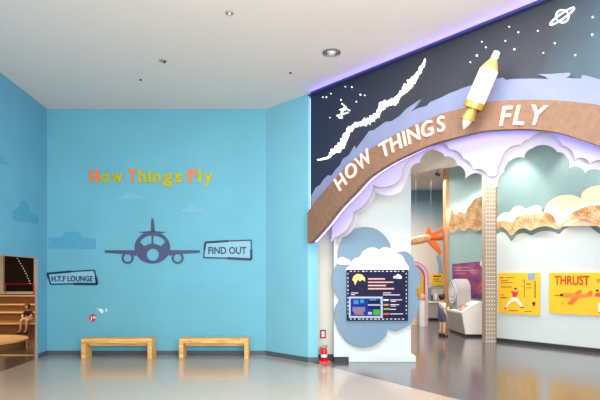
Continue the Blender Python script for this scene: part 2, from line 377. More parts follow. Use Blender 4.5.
# milky way
mp = [(425, 58.5, .5), (423, 64, 2), (420, 70, 2.6), (416, 76, 3.2), (411, 82, 5), (407, 87, 5.2), (402, 92, 3), (397, 97, 3.4), (393, 102, 5), (387, 103, 4.4), (381, 107, 5), (377, 114, 4.4), (371, 119, 4.4), (366, 122, 4.6), (358, 124, 2.8), (352.5, 126.5, 3.2), (347, 133, 3.4), (343, 141, 4), (339, 148, 5), (333, 151, 3.4), (328, 157, 1.8), (317, 160, .6)]
cl = cat([m[:2] for m in mp], 6); wd = [m[2] for m in mp]; Lp, Rp = [], []
for i, p in enumerate(cl):
    k = i/6; k0 = min(int(k), len(wd)-1); k1 = min(k0+1, len(wd)-1); wv = wd[k0]+(wd[k1]-wd[k0])*(k-k0)
    q = cl[min(i+1, len(cl)-1)]; r = cl[max(i-1, 0)]; dx, dy = q[0]-r[0], q[1]-r[1]; L = math.hypot(dx, dy)
    nx, ny = -dy/L, dx/L; w1 = wv*random.uniform(.3, .95); w2 = wv*random.uniform(.35, .9)
    Lp.append((p[0]+nx*w1, p[1]+ny*w1)); Rp.append((p[0]-nx*w2, p[1]-ny*w2))
b = B(); prism(b, FAS, px(FAS, Lp+list(reversed(Rp)), .12), .10, .12); link('milky_way', b, M_star, mural)['label'] = 'glowing white jagged milky way streak'
# satellite doodle
b = B()
for p, q, wv in (((341.5, 103.5), (345, 106.5), .9), ((345, 106.5), (344, 110), 2.0), ((344, 107.5), (349.5, 110.5), 1.0), ((339.5, 109.8), (344, 108.6), .8), ((342, 109), (341.5, 113.5), 1.5), ((336.5, 115.8), (342, 113.6), 1.0), ((342, 114.2), (348, 112.3), .9), ((338.5, 116.8), (342, 116.8), 2.6)):
    prism(b, FAS, px(FAS, line_poly(p, q, wv), .12), .10, .12)
link('satellite_drawing', b, M_star, mural)['label'] = 'small glowing line drawing of a satellite'
# planet
b = B()
prism(b, FAS, [px(FAS, circ(562, 16, 6.8, 28), .12), px(FAS, circ(562, 16, 6.0, 28), .12)], .10, .12)
def ringp(r1, r2):
    a = math.radians(-35); out = []
    for i in range(36):
        t = 2*PI*i/36; x, y = r1*math.cos(t), r2*math.sin(t); out.append(FAS.at(562+x*math.cos(a)-y*math.sin(a), 16+x*math.sin(a)+y*math.cos(a), .12))
    return out
prism(b, FAS, [ringp(15.3, 2.9), ringp(14.2, 2.2)], .1, .125)
link('planet_drawing', b, M_star, mural)['label'] = 'glowing outline of a ringed planet'
for i, (x, y, r) in enumerate([(330.5, 93.5, .8), (326, 97, 1), (322.5, 97, .8), (340.6, 99.7, 1), (345, 86.5, .7), (351.5, 87, 1), (360, 94.5, 1.1), (364.3, 95.2, .9), (356, 101.5, .9), (329.5, 117.5, .6), (364, 118, .5),
        (481.5, 41.5, .9), (485.5, 47, .9), (476.5, 55.3, 1.4), (518, 32, 1), (508.8, 26.4, .8), (505, 40.6, .8), (514, 49, 1.3), (537.5, 30.5, .7), (554.5, 43, 1), (592.5, 16.8, 1.3), (592, 34.5, 1.4), (543, 52.5, .5), (575, 55, .5), (470, 62, .5)]):
    c = Vector(FAS.at(x, y, .12)); r1 = abs(FAS.at(x, y+r*.65, .12)[1]-c.y); r1 = max(r1, .008)
    b = B(); pts = []
    for k in range(10):
        q = r1*(1.15 if k % 2 == 0 else .7); pts.append((c.x+q*math.cos(PI*k/5+.3), c.y+q*math.sin(PI*k/5+.3)))
    prism(b, FAS, pts, .10, .118); link('star', b, M_star, mural)

arch = thing('arch_sign', tuple(FAS.pt(bb[0][0], bb[0][1], DB/2)), 'long brown arch band over the exhibition entrance with raised cream letters', 'sign')
b = B(); prism(b, FAS, bt+list(reversed(bb)), .145, DB); link('band', b, M_brown, arch)
mb = [((p[0]+q[0])/2, (p[1]+q[1])/2) for p, q in zip(bt, bb)]
def band_at(s):
    for i in range(len(mb)-1):
        if mb[i][0] <= s <= mb[i+1][0]:
            t = (s-mb[i][0])/(mb[i+1][0]-mb[i][0]); z = mb[i][1]+t*(mb[i+1][1]-mb[i][1])
            i0, i1 = max(0, i-3), min(len(mb)-1, i+4)
            return z, math.atan2(mb[i1][1]-mb[i0][1], mb[i1][0]-mb[i0][0])
    return mb[-1][1], 0
for i_, (ch, x, y) in enumerate((('H', 340, 181.5), ('O', 350.5, 170.5), ('W', 363, 159.5), ('T', 384.5, 148.5), ('H', 395.5, 142.6), ('I', 404.3, 138.2), ('N', 413.3, 134), ('G', 427, 128.5), ('S', 441, 123.5), ('F', 506, 115.5), ('L', 520.5, 114.5), ('Y', 537, 114.5))):
    s, z = FAS.at(x, y, DB+.02); ang = band_at(s)[1]
    pxs = abs(FAS.at(x, y-10, DB)[1]-FAS.at(x, y+10, DB)[1])/20      # metres per pixel upright
    size = (15 if i_ < 3 else 15.8 if i_ < 9 else 19.5)*pxs/.72
    zc = z-size*.36*math.cos(ang); sc = s+size*.36*math.sin(ang)
    put_text('letter', ch, FAS, sc, zc, DB+.015, size, M_letter, arch, bold=.012, ext=.015, rot=ang, sx=(.92 if ch != 'W' else .82))
# LED lines of the portal
def led(name, pts, m, label, r=.014):
    b = B(); tube(b, pts, r, 6); o = link(name, b, m); setp(o, label, 'LED light strip'); return o
b = B(); prism(b, FAS, [(.06, TOP-.095), (6.6, TOP-.095), (6.6, TOP-.083), (.06, TOP-.083)], .10, .185); link('light_cove', b, M_navy2, mural)
led('led_strip', [FAS.pt(.1, TOP-.068, .13), FAS.pt(6.6, TOP-.068, .13)], M_led, 'blue LED strip along the top edge of the night sky mural under the ceiling', .01)
led('led_strip', [FAS.pt(s, z+.05, .05) for s, z in bb if s > .1 and s < 8], M_led_arch, 'blue LED strip behind the lower edge of the brown arch band', .013)
led('led_strip', [FAS.pt(s, z-.04, .128+.03) for s, z in bt if s > .12 and s < 8], M_led_arch, 'blue LED strip behind the upper edge of the brown arch band', .006)
led('led_strip', [FAS.pt(.02, 3.15, .06), FAS.pt(.02, TOP-.12, .06)], M_led_soft, 'pale blue upright LED strip between mural and light blue pillar', .02)

# cloud cut-out panels under the arch
def bumps(segs):
    out = []
    for (p, q, bl) in segs:
        out += scallop([p, q], 7, abs(bl), 1 if bl > 0 else -1)[:-1]
    return out+[segs[-1][1]]
def runs(pts, bl): return [(pts[i], pts[i+1], bl[i] if isinstance(bl, list) else bl) for i in range(len(pts)-1)]
fr = bumps(runs([(311, 250), (334, 237), (352, 212), (372, 184), (401, 176), (410, 159), (450, 150), (463, 159), (473, 170), (487, 175), (497, 174), (501, 161), (521, 145), (529, 140), (562, 146), (574, 161), (590, 164), (612, 170), (640, 188), (680, 204), (750, 235)],
                [.16, .18, .16, .22, -.15, -.42, -.2, -.2, -.25, .2, -.1, -.22, -.2, -.34, -.25, -.3, -.3, -.3, -.3, -.3]))
bk = bumps(runs([(318, 256), (340, 238), (357, 214), (374, 190), (402, 190), (409, 172), (419, 163), (445, 157), (457, 165), (465, 179), (487, 185), (498, 185), (504, 172), (524, 158), (532, 148.5), (557, 152), (568, 170), (585, 173), (606, 178), (636, 196), (680, 214), (750, 246)],
                [.16, .18, .16, .2, .0, -.2, -.4, -.25, -.25, -.4, .2, -.15, -.25, -.2, -.22, -.3, -.3, -.3, -.3, -.3, -.3]))
for poly, d, lab in ((fr, -.19, 'front white cloud-edged panel hanging directly behind the brown arch'), (bk, -.31, 'rear white cloud-edged panel showing as a narrow outline round the openings')):
    q = [t_ for t_ in px(FAS, poly, d) if t_[0] > (.27 if d > -.2 else .45)]; top = [(s, z+.55) for s, z in bb]
    top = [(s, z) for s, z in top if s > q[0][0] and s < q[-1][0]]
    b = B(); prism(b, FAS, q+list(reversed(top)), d-.03, d)
    o = link('hanging_cloud_backdrop', b, M_lilac); setp(o, lab, 'cloud panel')
# soffit closing the portal depth behind the arch
b = B(); prism(b, FAS, [(s, z+.2) for s, z in mid]+[(s, z+.3) for s, z in reversed(mid)], -.345, -.15); struct('trim_4', b, M_lilac)

# ------------------------------------------------------------------ rocket on the arch
D = .42
t0, t1 = FAS.P(497.5, 51, D), FAS.P(464.5, 127, D); ax = (t1-t0); LN = ax.length
tr = lambda f: f*LN
yy = t0.y; m_ = yy/F
rk = thing('rocket', tuple((t0+t1)/2), 'white and gold rocket model leaning across the brown arch band', 'rocket')
def rl(name, prof, m, label=None):
    b = B(); lathe(b, t0, ax, [(tr(f), r*(t0.y+(t1.y-t0.y)*f)/F) for f, r in prof], 32); o = link(name, b, m, rk, True)
    if label: o['label'] = label
    md = o.modifiers.new('e', 'EDGE_SPLIT'); md.split_angle = math.radians(35)
rl('tip', [(0, 1.5), (.01, 3.2), (.09, 3.8), (.1, 3.2)], M_rocket, 'white rounded tip')
rl('nose', [(.09, 3.0), (.21, 8.2), (.235, 8.8), (.24, 8.4)], M_goldpale, 'tan tapered nose cone')
rl('body', [(.235, 8.4), (.245, 9.3), (.665, 9.3), (.67, 9.0)], M_rocket, 'white cylindrical body')
rl('collar', [(.66, 9.4), (.665, 9.8), (.745, 9.6), (.75, 8)], M_gold, 'gold ring at the body end')
rl('nozzle', [(.745, 4.6), (.77, 4.8), (.9, 7.2), (.9, 5)], M_gold, 'gold flared nozzle')
rl('flame', [(.86, 4.2), (.92, 4.6), (.97, 3.2), (1.03, .4)], M_flame, 'peach coloured flame')
b = B(); tube(b, [FAS.pt(*FAS.at(484, 82, D), D), FAS.pt(*FAS.at(484, 82, D), .12)], .03, 8); link('bracket', b, M_grey, rk)

# ------------------------------------------------------------------ graphics on the back wall
sg = thing('wall_lettering', tuple(BACK.P(152, 182)), 'colourful How Things Fly lettering in orange and yellow-green on the blue wall', 'sign')
for ch, x0, x1, m in (('H', 90, 99.7, M_orange), ('o', 101.5, 110.3, M_olive), ('w', 112, 123.5, M_olive), ('T', 128.7, 136.5, M_orange), ('h', 138.6, 146.8, M_olive), ('i', 148, 151.4, M_olive), ('n', 153, 161.3, M_olive), ('g', 163, 172.8, M_olive), ('s', 175, 183.2, M_olive), ('F', 188, 196, M_orange), ('l', 198.3, 201.8, M_olive), ('y', 203.6, 213.4, M_olive)):
    k = 10.85/F; size = 12.6*k/.72
    me = glyph(ch, size, .04, .01); xs = [v.co.x for v in me.vertices]; wdt = max(xs)-min(xs); bpy.data.meshes.remove(me)
    s, z = BACK.at((x0+x1)/2, 182)
    put_text('letter', ch, BACK, s, z, .012, size, m, sg, bold=.04, ext=.01, sx=(x1-x0)*k/wdt, label='orange letter' if m is M_orange else 'yellow-green letter')

# airplane seen from the front
k = 10.85/F
c = BACK.at(152.5, 247.6)
b = B(); pc = lambda x, y: BACK.at(x, y)
body = circ(c[0], c[1], 17.8*k, 48, 0, 2*PI, 16*k)
nose = circ(pc(153, 254.7)[0], pc(153, 254.7)[1], 6.1*k, 24)
wl = [pc(151.7, 235.5), pc(151.7, 243.5), pc(148, 244.5), pc(144.5, 246.3), pc(140, 242), pc(143, 238.5), pc(147, 236.3)]
wr = [pc(153.5, 235.5), pc(158, 236.3), pc(162.5, 238.5), pc(165.5, 242), pc(161, 246.3), pc(157.5, 244.5), pc(153.5, 243.5)]
prism(b, BACK, [body, nose, wl, wr], .001, .015)
for q in ([(105, 250.2), (136, 250.2), (136, 256), (130, 254.5), (105, 252.8)], [(169, 250.2), (200, 250.2), (200, 252.8), (175, 254.5), (169, 256)],
          [(150.9, 233), (151.2, 222), (151.8, 218.2), (153.4, 218.2), (154.1, 222), (155.2, 233)], [(138.5, 232.2), (152, 230.8), (167, 232.2), (160, 233.6), (157, 235.6), (148, 235.6), (145, 233.6)]):
    prism(b, BACK, px(BACK, q), .001, .014)
for xx in (127.8, 177.8):
    e = pc(xx, 258); prism(b, BACK, [circ(e[0], e[1], 6*k, 28), circ(e[0], e[1], 3.9*k, 28)], 0, .017)
setp(link('airplane_graphic', b, M_plane), 'large purple-grey front view airplane graphic on the blue wall', 'wall graphic')

def hand_sign(name, poly, txt, tx, ty, size, label, wpx=38):
    r = thing(name, tuple(BACK.P(*poly[0])), label, 'sign')
    q = px(BACK, poly, 0); cxm = sum(p[0] for p in q)/4; czm = sum(p[1] for p in q)/4
    b = B(); prism(b, BACK, q, .001, .01); link('face', b, M_signface, r)
    b = B()
    wds = [.03, .058, .03, .05]
    for i in range(4):
        p0, p1 = q[i], q[(i+1) % 4]; mx = ((p0[0]+p1[0])/2, (p0[1]+p1[1])/2+.008)
        for a_, c_, wv in ((p0, mx, wds[i]), (mx, p1, wds[(i+1) % 4])): prism(b, BACK, line_poly(a_, c_, wv), .004, .018)
    link('outline', b, M_navy, r)
    s, z = BACK.at(tx, ty)
    me = glyph(txt, size, .02, .006); xs = [v.co.x for v in me.vertices]; sx = wpx*k/(max(xs)-min(xs)); bpy.data.meshes.remove(me)
    put_text('lettering', txt, BACK, s, z, .014, size, M_navy, r, bold=.02, ext=.006, sx=sx)
hand_sign('arrow_sign', [(203.8, 257.6), (251.3, 259.4), (251.3, 240.2), (205.5, 242.5)], 'FIND OUT', 227.5, 253.8, .225, 'hand-drawn FIND OUT sign with navy outline right of the airplane graphic', 38)
hand_sign('lounge_sign', [(51, 284.2), (97.4, 284), (94.7, 270.2), (47.6, 273.6)], 'H.T.F LOUNGE', 72.5, 281.2, .172, 'slanted H.T.F LOUNGE sign with navy outline low on the blue wall', 41)

def painted_cloud(pl, pts, m, label):
    b = B(); prism(b, pl, px(pl, pts), .001, .005); setp(link('painted_cloud', b, m), label, 'wall graphic', None)
painted_cloud(LEFT, [(13, 220), (13, 211), (18, 208), (20, 202), (25, 200.5), (28, 205), (29, 212), (33, 212.5), (37.5, 215), (38, 223.8), (30, 222.5), (16, 221)], M_cdk, 'darker cyan stepped cloud painted on the left wall')
painted_cloud(LEFT, [(-6, 163), (-6, 152), (2, 155), (5, 160), (8, 165)], M_cdk, 'small darker cyan cloud cut by the left edge of the photo')
painted_cloud(BACK, [(48.5, 248.5), (48.5, 238), (60, 237), (66, 232), (78, 231.5), (82, 237), (96, 239), (96, 249)], M_cdk, 'faint cyan stepped cloud painted left of the airplane graphic')
painted_cloud(BACK, [(116, 199), (118, 196.5), (123, 196), (127, 192.8), (133, 192.5), (137, 195), (142, 196), (145, 199)], M_clt, 'faint pale cloud painted just under the colourful lettering')
painted_cloud(BACK, [(180, 212), (183, 209), (187, 208.5), (189, 204.5), (194, 204), (197, 207.5), (202, 208), (206, 212)], M_clt, 'faint pale cloud painted right above the airplane graphic')
# small stickers
st = thing('round_notice', tuple(BACK.P(92.7, 318)), 'tiny red and white round notice on the blue wall above the left bench', 'notice')
e = BACK.at(92.7, 318)
b = B(); prism(b, BACK, circ(e[0], e[1], 3.3*k, 20, 0, 2*PI, 3.9*k), 0, .012); link('backing', b, M_red, st)
b = B(); prism(b, BACK, rect(BACK, 91.2, 316, 92.2, 320.5, 0), .012, .016); prism(b, BACK, circ(BACK.at(94.6, 317.5)[0], BACK.at(94.6, 317.5)[1], 1.3*k, 10), .012, .016); link('symbol', b, M_txt, st)
b = B()
for q in ([(98.5, 310), (101, 308.5), (103.5, 310.5), (103, 313), (101.5, 313.2), (100, 311.5)], [(105.7, 308.5), (106.9, 308.5), (106.9, 312), (105.7, 312)], [(96.5, 308), (100, 309.2), (99, 310)]): prism(b, BACK, px(BACK, q), 0, .006)
setp(link('white_sticker', b, M_txt), 'small faint white arrow sticker on the wall beside the round notice', 'sticker')

# ------------------------------------------------------------------ benches
def bench(x0, x1, y, label):
    r = thing('bench', ((x0+x1)/2, y+.17, 0), label, 'bench', 'pine benches against the blue wall')
    b = B(); box(b, x0, x1, y, y+.34, .345, .45, .006); link('seat', b, M_wood, r)
    for a0 in (x0+.0, x1-.095):
        b = B(); box(b, a0, a0+.095, y+.002, y+.338, 0, .345, .005); link('leg', b, M_wood, r)
    b = B(); box(b, x0+.1, x1-.1, y+.14, y+.2, .27, .345, .003); link('stretcher', b, M_wood, r)
bench(-4.80, -3.25, 10.3, 'pine bench below the left wing of the airplane graphic, next to the round notice')
bench(-2.655, -1.13, 10.3, 'pine bench below the FIND OUT sign, nearer the angled blue wall')

# ------------------------------------------------------------------ ceiling fittings
def ceil_pt(x, y): Y = F*(TOP-EYE)/(HY-y); return ((x-CX)/F*Y, Y)
def disc(bm, x, y, r, z0, z1, n=32): lathe(bm, (x, y, z0), (0, 0, 1), [(0, r*.92), ((z1-z0)*.5, r), (z1-z0, r)], n)
cxv, cyv = ceil_pt(331.5, 52.5)
v = thing('ceiling_diffuser', (cxv, cyv, TOP), 'large round grey air diffuser in the ceiling nearest the night sky mural', 'vent')
def ringm(x, y, r0, r1, z0, z1, n=40):
    b = B(); A4 = []
    for k_ in range(n):
        t = 2*PI*k_/n; c_, s_ = math.cos(t), math.sin(t)
        A4.append([b.verts.new((x+c_*r0, y+s_*r0, z1)), b.verts.new((x+c_*r0*1.02, y+s_*r0*1.02, z0)), b.verts.new((x+c_*r1, y+s_*r1, z1-.006)), b.verts.new((x+c_*r1, y+s_*r1, z1))])
    for k_ in range(n):
        p, q = A4[k_], A4[(k_+1) % n]
        for i in range(4): b.faces.new([p[i], p[(i+1) % 4], q[(i+1) % 4], q[i]])
    return b
link('outer_ring', ringm(cxv, cyv, .15, .165, TOP-.012, TOP-.001), M_grey, v)
link('inner_ring', ringm(cxv, cyv, .102, .122, TOP-.016, TOP-.006), M_grey, v)
link('middle_ring', ringm(cxv, cyv, .062, .078, TOP-.018, TOP-.006), M_white, v)
b = B(); disc(b, cxv, cyv, .048, TOP-.022, TOP-.006); link('core', b, M_white, v)
b = B(); disc(b, cxv, cyv, .145, TOP-.004, TOP-.001); link('throat', b, M_black, v)
x_, y_ = ceil_pt(229.5, 12.5)
v = thing('ceiling_spotlight', (x_, y_, TOP), 'small recessed downlight near the top of the photo above the lettering', 'ceiling light')
link('trim_ring', ringm(x_, y_, .045, .06, TOP-.02, TOP-.001), M_grey, v); b = B(); disc(b, x_, y_, .045, TOP-.012, TOP-.001); link('lens', b, M_dark, v); b = B(); disc(b, x_, y_, .024, TOP-.03, TOP-.01); link('bulb', b, M_white, v)
x_, y_ = ceil_pt(163, 60.5)
v = thing('ceiling_sprinkler', (x_, y_, TOP), 'small flat fitting in the ceiling left of the large round diffuser', 'sprinkler')
b = B(); disc(b, x_, y_, .07, TOP-.012, TOP-.001); link('plate', b, M_grey, v); b = B(); disc(b, x_+.03, y_, .018, TOP-.04, TOP-.01); link('head', b, M_black, v)
for (x, y, lb) in ((140.5, 79.5, 'tiny dark ceiling sprinkler furthest left'), (290.5, 72.5, 'tiny dark ceiling sprinkler close to the blue corner')):
    x_, y_ = ceil_pt(x, y); b = B(); disc(b, x_, y_, .022, TOP-.02, TOP-.0005, 16); setp(link('ceiling_sprinkler', b, M_dark), lb, 'sprinkler')

# ------------------------------------------------------------------ fire extinguisher and its sign
ex, ey = (324-CX)/F*9.9, 9.88
fx = thing('fire_extinguisher', (ex, ey, 0), 'red fire extinguisher on its red stand beside the light blue pillar', 'fire extinguisher')
b = B(); lathe(b, (ex, ey, .035), (0, 0, 1), [(0, .06), (.01, .068), (.235, .068), (.25, .064), (.268, .045), (.278, .025), (.29, .022)], 28); link('cylinder', b, M_red, fx, True)
b = B(); box(b, ex-.11, ex+.13, ey-.1, ey+.1, 0, .035, .01); link('stand', b, M_red, fx)
b = B(); lathe(b, (ex, ey, .12), (0, 0, 1), [(0, .0686), (.06, .0686)], 28); link('label_band', b, M_txt, fx)
b = B(); tube(b, [(ex-.02, ey, .32), (ex-.02, ey, .345), (ex+.07, ey-.03, .36)], .009); tube(b, [(ex, ey, .33), (ex+.075, ey-.03, .325)], .008); link('handle', b, M_black, fx)
b = B(); tube(b, [(ex-.02, ey-.02, .335), (ex-.07, ey-.02, .33), (ex-.09, ey-.02, .25), (ex-.085, ey-.02, .12)], .009); link('hose', b, M_black, fx)
b = B(); lathe(b, (ex, ey, .325), (0, 0, 1), [(0, .02), (.02, .02)], 12); link('valve', b, M_txt, fx)
REC = Plane((.383, 10.35), (1, 0))
fs = thing('extinguisher_sign', tuple(REC.P(323, 333)), 'small black-framed red sign on the wall above the extinguisher', 'sign')
b = B(); prism(b, REC, rect(REC, 320.0, 329.8, 326, 338.2, 0), 0, .02); link('frame', b, M_black, fs)
b = B(); prism(b, REC, rect(REC, 320.9, 330.8, 325.2, 337.3, 0), .02, .026); link('face', b, mat('sign_red', srgb(226, 84, 70), .5), fs)
b = B(); prism(b, REC, rect(REC, 321.8, 331.5, 324.2, 333.6, 0), .026, .03); prism(b, REC, rect(REC, 321.8, 334.4, 324.4, 336.4, 0), .026, .03); link('symbol', b, M_txt, fs)

# ------------------------------------------------------------------ cloud sign on the partition
blue = [(338.5, 262), (338, 252), (341, 243), (347, 234), (356, 228.5), (366, 227), (376, 229), (385, 236), (390, 244), (391.5, 253), (397, 252.8), (404, 251.3), (410, 254), (413.5, 259), (414, 264), (418, 268), (420.5, 276), (419.5, 285), (416, 292), (418.5, 299), (418.5, 308), (415, 318), (410, 324.5), (402.5, 328.5), (395, 331), (388, 329), (386, 335), (380, 341.5), (372, 346), (361, 347.3), (350, 343.5), (343, 337), (337.5, 328), (334.5, 317), (335.5, 307), (339.5, 300), (334.5, 292), (332.3, 282), (333, 273), (336, 266)]
b = B(); prism(b, PAN, cat(px(PAN, blue, .09), 4, True), .002, .09, 1)
setp(link('cloud_board', b, [M_cloudblue, M_edge]), 'large slate blue cloud-shaped board with orange edges on the partition', 'cloud board')
wc = [(349.5, 272), (350.5, 264), (354, 259), (360, 256.5), (363, 251.5), (369, 248), (375, 247.8), (379, 249.6), (384, 247.4), (391, 248.6), (396, 253), (401, 255), (404.5, 260), (405.3, 272)]
b = B(); prism(b, PAN, cat(px(PAN, wc, .115), 4, True), .09, .115); setp(link('white_cloud', b, M_white), 'large white cloud cut-out just above the navy information board', 'cloud cut-out')
sc_ = [(337.5, 262), (338.5, 258.8), (342, 257), (346, 258.4), (350, 260.5), (349.6, 264), (344, 264.8), (339, 264.4)]
b = B(); prism(b, PAN, cat(px(PAN, sc_, .115), 4, True), .09, .115); setp(link('white_cloud', b, M_white), 'small white cloud cut-out at the left edge of the slate blue board', 'cloud cut-out')
ib = thing('information_board', tuple(PAN.P(377, 320, .12)), 'navy information board with a screen and printed lines on the cloud board', 'information board')
d0 = .115
b = B(); prism(b, PAN, rect(PAN, 346.6, 269.8, 407.6, 320.6, d0), d0, d0+.04); link('board', b, M_boardnavy, ib)
d1 = d0+.04
def pr(name, m, rects, parent=ib, pl=PAN, dd=None, th=.004, label=None):
    dd = d1 if dd is None else dd
    for q in rects:
        b = B(); prism(b, pl, rect(pl, *q, dd) if len(q) == 4 and not isinstance(q[0], tuple) else px(pl, q, dd), dd, dd+th)
        o = link(name, b, m, parent)
        if label: o['label'] = label
    return o
dash = [(x, 271, x+random.uniform(1, 3), 271.7) for x in range(350, 404, 4)]+[(x, 318.7, x+random.uniform(1, 3), 319.4) for x in range(350, 404, 4)]+[(347.6, y, 348.3, y+random.uniform(.8, 2)) for y in range(273, 316, 4)]+[(405.9, y, 406.6, y+random.uniform(.8, 2.2)) for y in range(273, 316, 4)]
pr('border_dash', M_txt, dash)
pr('headline_text', M_txtp, [(368, 278.2, 385, 279.6), (368, 281.6, 393.5, 282.8), (368, 284.8, 386, 286.2), (368, 288, 394, 289.4)])
pr('body_text', M_txt, [(351, 292.6, 358, 293.2), (351, 294.4, 355, 295), (383, 292.6, 391, 293.2), (383, 294.6, 400, 295.2), (390, 299.6, 402, 300.2), (390, 304.4, 399, 305), (390, 309, 396, 309.6), (390, 313.6, 403, 314.2), (391, 301, 396, 301.6), (391, 305.8, 396, 306.3)])
pr('colour_tag', mat('tag_orange', srgb(225, 120, 70), .5), [(383.5, 304, 388.5, 305.6)]); pr('colour_tag', mat('tag_green', srgb(70, 170, 80), .5), [(383.5, 308.2, 390, 309.8)])
pr('colour_tag', mat('tag_red', srgb(205, 50, 60), .5), [(383.5, 313, 389, 314.8)]); pr('colour_tag', M_txt, [(383.5, 299.2, 388.5, 300.8)])
em = [(352.2, 280), (353.5, 276), (357.5, 273.8), (362, 274.6), (365, 278), (365, 281.5), (362, 279.5), (360, 281.5), (358, 279.4), (356.5, 282), (355, 285.4), (354, 281.5)]
b = B(); prism(b, PAN, px(PAN, em, d1), d1, d1+.006); link('emblem', b, mat('emblem_gold', srgb(236, 196, 110), .5, var=.2, scale=60), ib)
cw = [(393, 278.2), (393.5, 276.2), (396, 275.6), (397.5, 273.9), (400, 274.8), (401.8, 276.6), (401.6, 278.8)]
b = B(); prism(b, PAN, px(PAN, cw, d1), d1, d1+.006); link('cloud_symbol', b, M_txt, ib)
mon = pr('monitor', mat('monitor_frame', srgb(150, 165, 190), .4), [(348.8, 296.6, 382.6, 317.8)], th=.02)
def emis(name, c, s): return mat(name, tuple(.05*q for q in c), .5, var=.02, spec=.1, emit=c, estr=s)
bpy.context.view_layer.update()
def sub(name, m, q, dd, th=.003):
    for r_ in q:
        b = B(); prism(b, PAN, rect(PAN, *r_, dd), dd, dd+th); o = link(name, b, m); o.parent = mon; o.matrix_parent_inverse = mon.matrix_world.inverted()
dm = d1+.02
sub('screen', emis('screen_blue', srgb(18, 60, 170), .8), [(350.6, 298.4, 380.6, 316)], dm)
sub('screen_tile', emis('screen_cyan', srgb(70, 170, 235), .8), [(353.5, 300, 358.5, 304), (360, 299.5, 364, 303), (369.5, 299, 376, 300.4)], dm+.003)
sub('screen_tile', emis('screen_green', srgb(90, 200, 50), .8), [(373.5, 309.5, 379.8, 315)], dm+.003)
sub('screen_tile', emis('screen_mauve', srgb(170, 150, 190), .7), [(352.5, 307, 365, 311.5), (354, 311.5, 363, 313.5)], dm+.003)
sub('screen_tile', emis('screen_tan', srgb(200, 130, 110), .7), [(355, 313, 364, 315)], dm+.006)
sub('screen_tile', emis('screen_white', srgb(210, 225, 250), .8), [(368, 304.3, 380, 305.6), (368, 312, 372, 314.4)], dm+.003)
sub('screen_tile', emis('screen_dark', srgb(14, 22, 60), .8), [(368, 300.8, 380, 303.6), (368, 306.2, 380, 308.8)], dm+.003)

# ------------------------------------------------------------------ right wall: lower panel, clouds, posters
edge = [(497, 231), (502, 228.5), (507, 233), (511, 238), (517, 231.5), (524, 229.5), (531, 232), (537, 229), (544, 227.5), (552, 228), (559, 230.5), (564, 226), (572, 222), (580, 220.5), (588, 222), (596, 228), (604, 232), (612, 226), (630, 221), (660, 226)]
q = cat(px(RW, [(x, y+3.5) for x, y in edge], .055), 4); q[0] = (0, q[0][1])
b = B(); prism(b, RW, [(0, 0)]+[(q[-1][0], 0)]+list(reversed(q)), 0.001, .055); setp(link('wall_right', b, M_palewall), kind='structure')
sh = [(x, y+4.5 if 0 else y+3) for x, y in edge]
M_cream = mat('cream_cloud_paint', srgb(224, 208, 188), .7, var=.02)
M_peach = mat('peach_cloud_paint', srgb(236, 194, 164), .7, var=.03)
# cream back clouds
c1 = [(497.5, 226), (497.5, 218), (503, 213), (510, 212), (514, 207), (521, 206), (526, 209), (533, 206), (541, 208), (541, 226)]
c2 = [(541, 226), (546, 207), (550, 201), (558, 196.5), (566, 195), (574, 195.5), (580, 198.5), (584, 201), (584, 226)]
c3 = [(578, 226), (581, 197), (584, 191), (590, 187.5), (600, 185.5), (612, 190), (620, 200), (634, 202), (642, 226)]
for cc, m, dd, lab in ((c1, M_cream, .12, 'low cream cloud on the right wall beside the perforated column'), (c2, M_peach, .14, 'peach cloud in the middle of the right wall behind the gold band'), (c3, M_peach, .17, 'peach cloud at the right edge of the photo')):
    qq = cat(px(RW, cc, dd), 4, False); b = B(); prism(b, RW, qq, dd-.03, dd); setp(link('wall_cloud', b, m), lab, 'wall cloud')
def gold_mat():
    m = bpy.data.materials.new('gold_mosaic'); m.use_nodes = True; nt = m.node_tree; bs = nt.nodes['Principled BSDF']
    tc = nt.nodes.new('ShaderNodeTexCoord'); vo = nt.nodes.new('ShaderNodeTexVoronoi'); vo.inputs['Scale'].default_value = 22
    no = nt.nodes.new('ShaderNodeTexNoise'); no.inputs['Scale'].default_value = 3
    r = nt.nodes.new('ShaderNodeValToRGB'); r.color_ramp.elements[0].color = (*srgb(188, 132, 76), 1); r.color_ramp.elements[1].color = (*srgb(236, 206, 166), 1)
    r.color_ramp.elements[0].position = .5; r.color_ramp.elements[1].position = .82
    mx = nt.nodes.new('ShaderNodeMath'); mx.operation = 'MULTIPLY_ADD'; mx.inputs[1].default_value = .3
    L = nt.links.new; L(tc.outputs['Object'], vo.inputs['Vector']); L(tc.outputs['Object'], no.inputs['Vector'])
    L(vo.outputs['Distance'], mx.inputs[0]); L(no.outputs['Fac'], mx.inputs[2]); L(mx.outputs[0], r.inputs[0]); L(r.outputs[0], bs.inputs['Base Color'])
    bs.inputs['Metallic'].default_value = .25; bs.inputs['Roughness'].default_value = .4
    bp = nt.nodes.new('ShaderNodeBump'); bp.inputs['Strength'].default_value = .5; L(vo.outputs['Distance'], bp.inputs['Height']); L(bp.outputs[0], bs.inputs['Normal'])
    return m
M_mos = gold_mat()
g1 = [(497.5, 229), (497.5, 222), (504, 220), (512, 221.5), (516, 217), (524, 214.5), (533, 214), (541, 212), (549, 212.5), (554, 217), (557, 223), (560, 228), (556, 229), (549, 226.5), (541, 226.5), (535, 228.5), (530, 230.5), (524, 228), (517, 230), (511, 235.5), (507, 231), (502, 227)]
g2 = [(559, 229), (561, 223), (567, 219), (571, 213), (580, 208.5), (590, 205.5), (602, 205), (614, 209), (626, 206), (640, 212), (640, 223), (626, 219), (612, 224), (604, 229), (597, 226), (590, 220.5), (580, 218.5), (571, 220.5), (564, 225)]
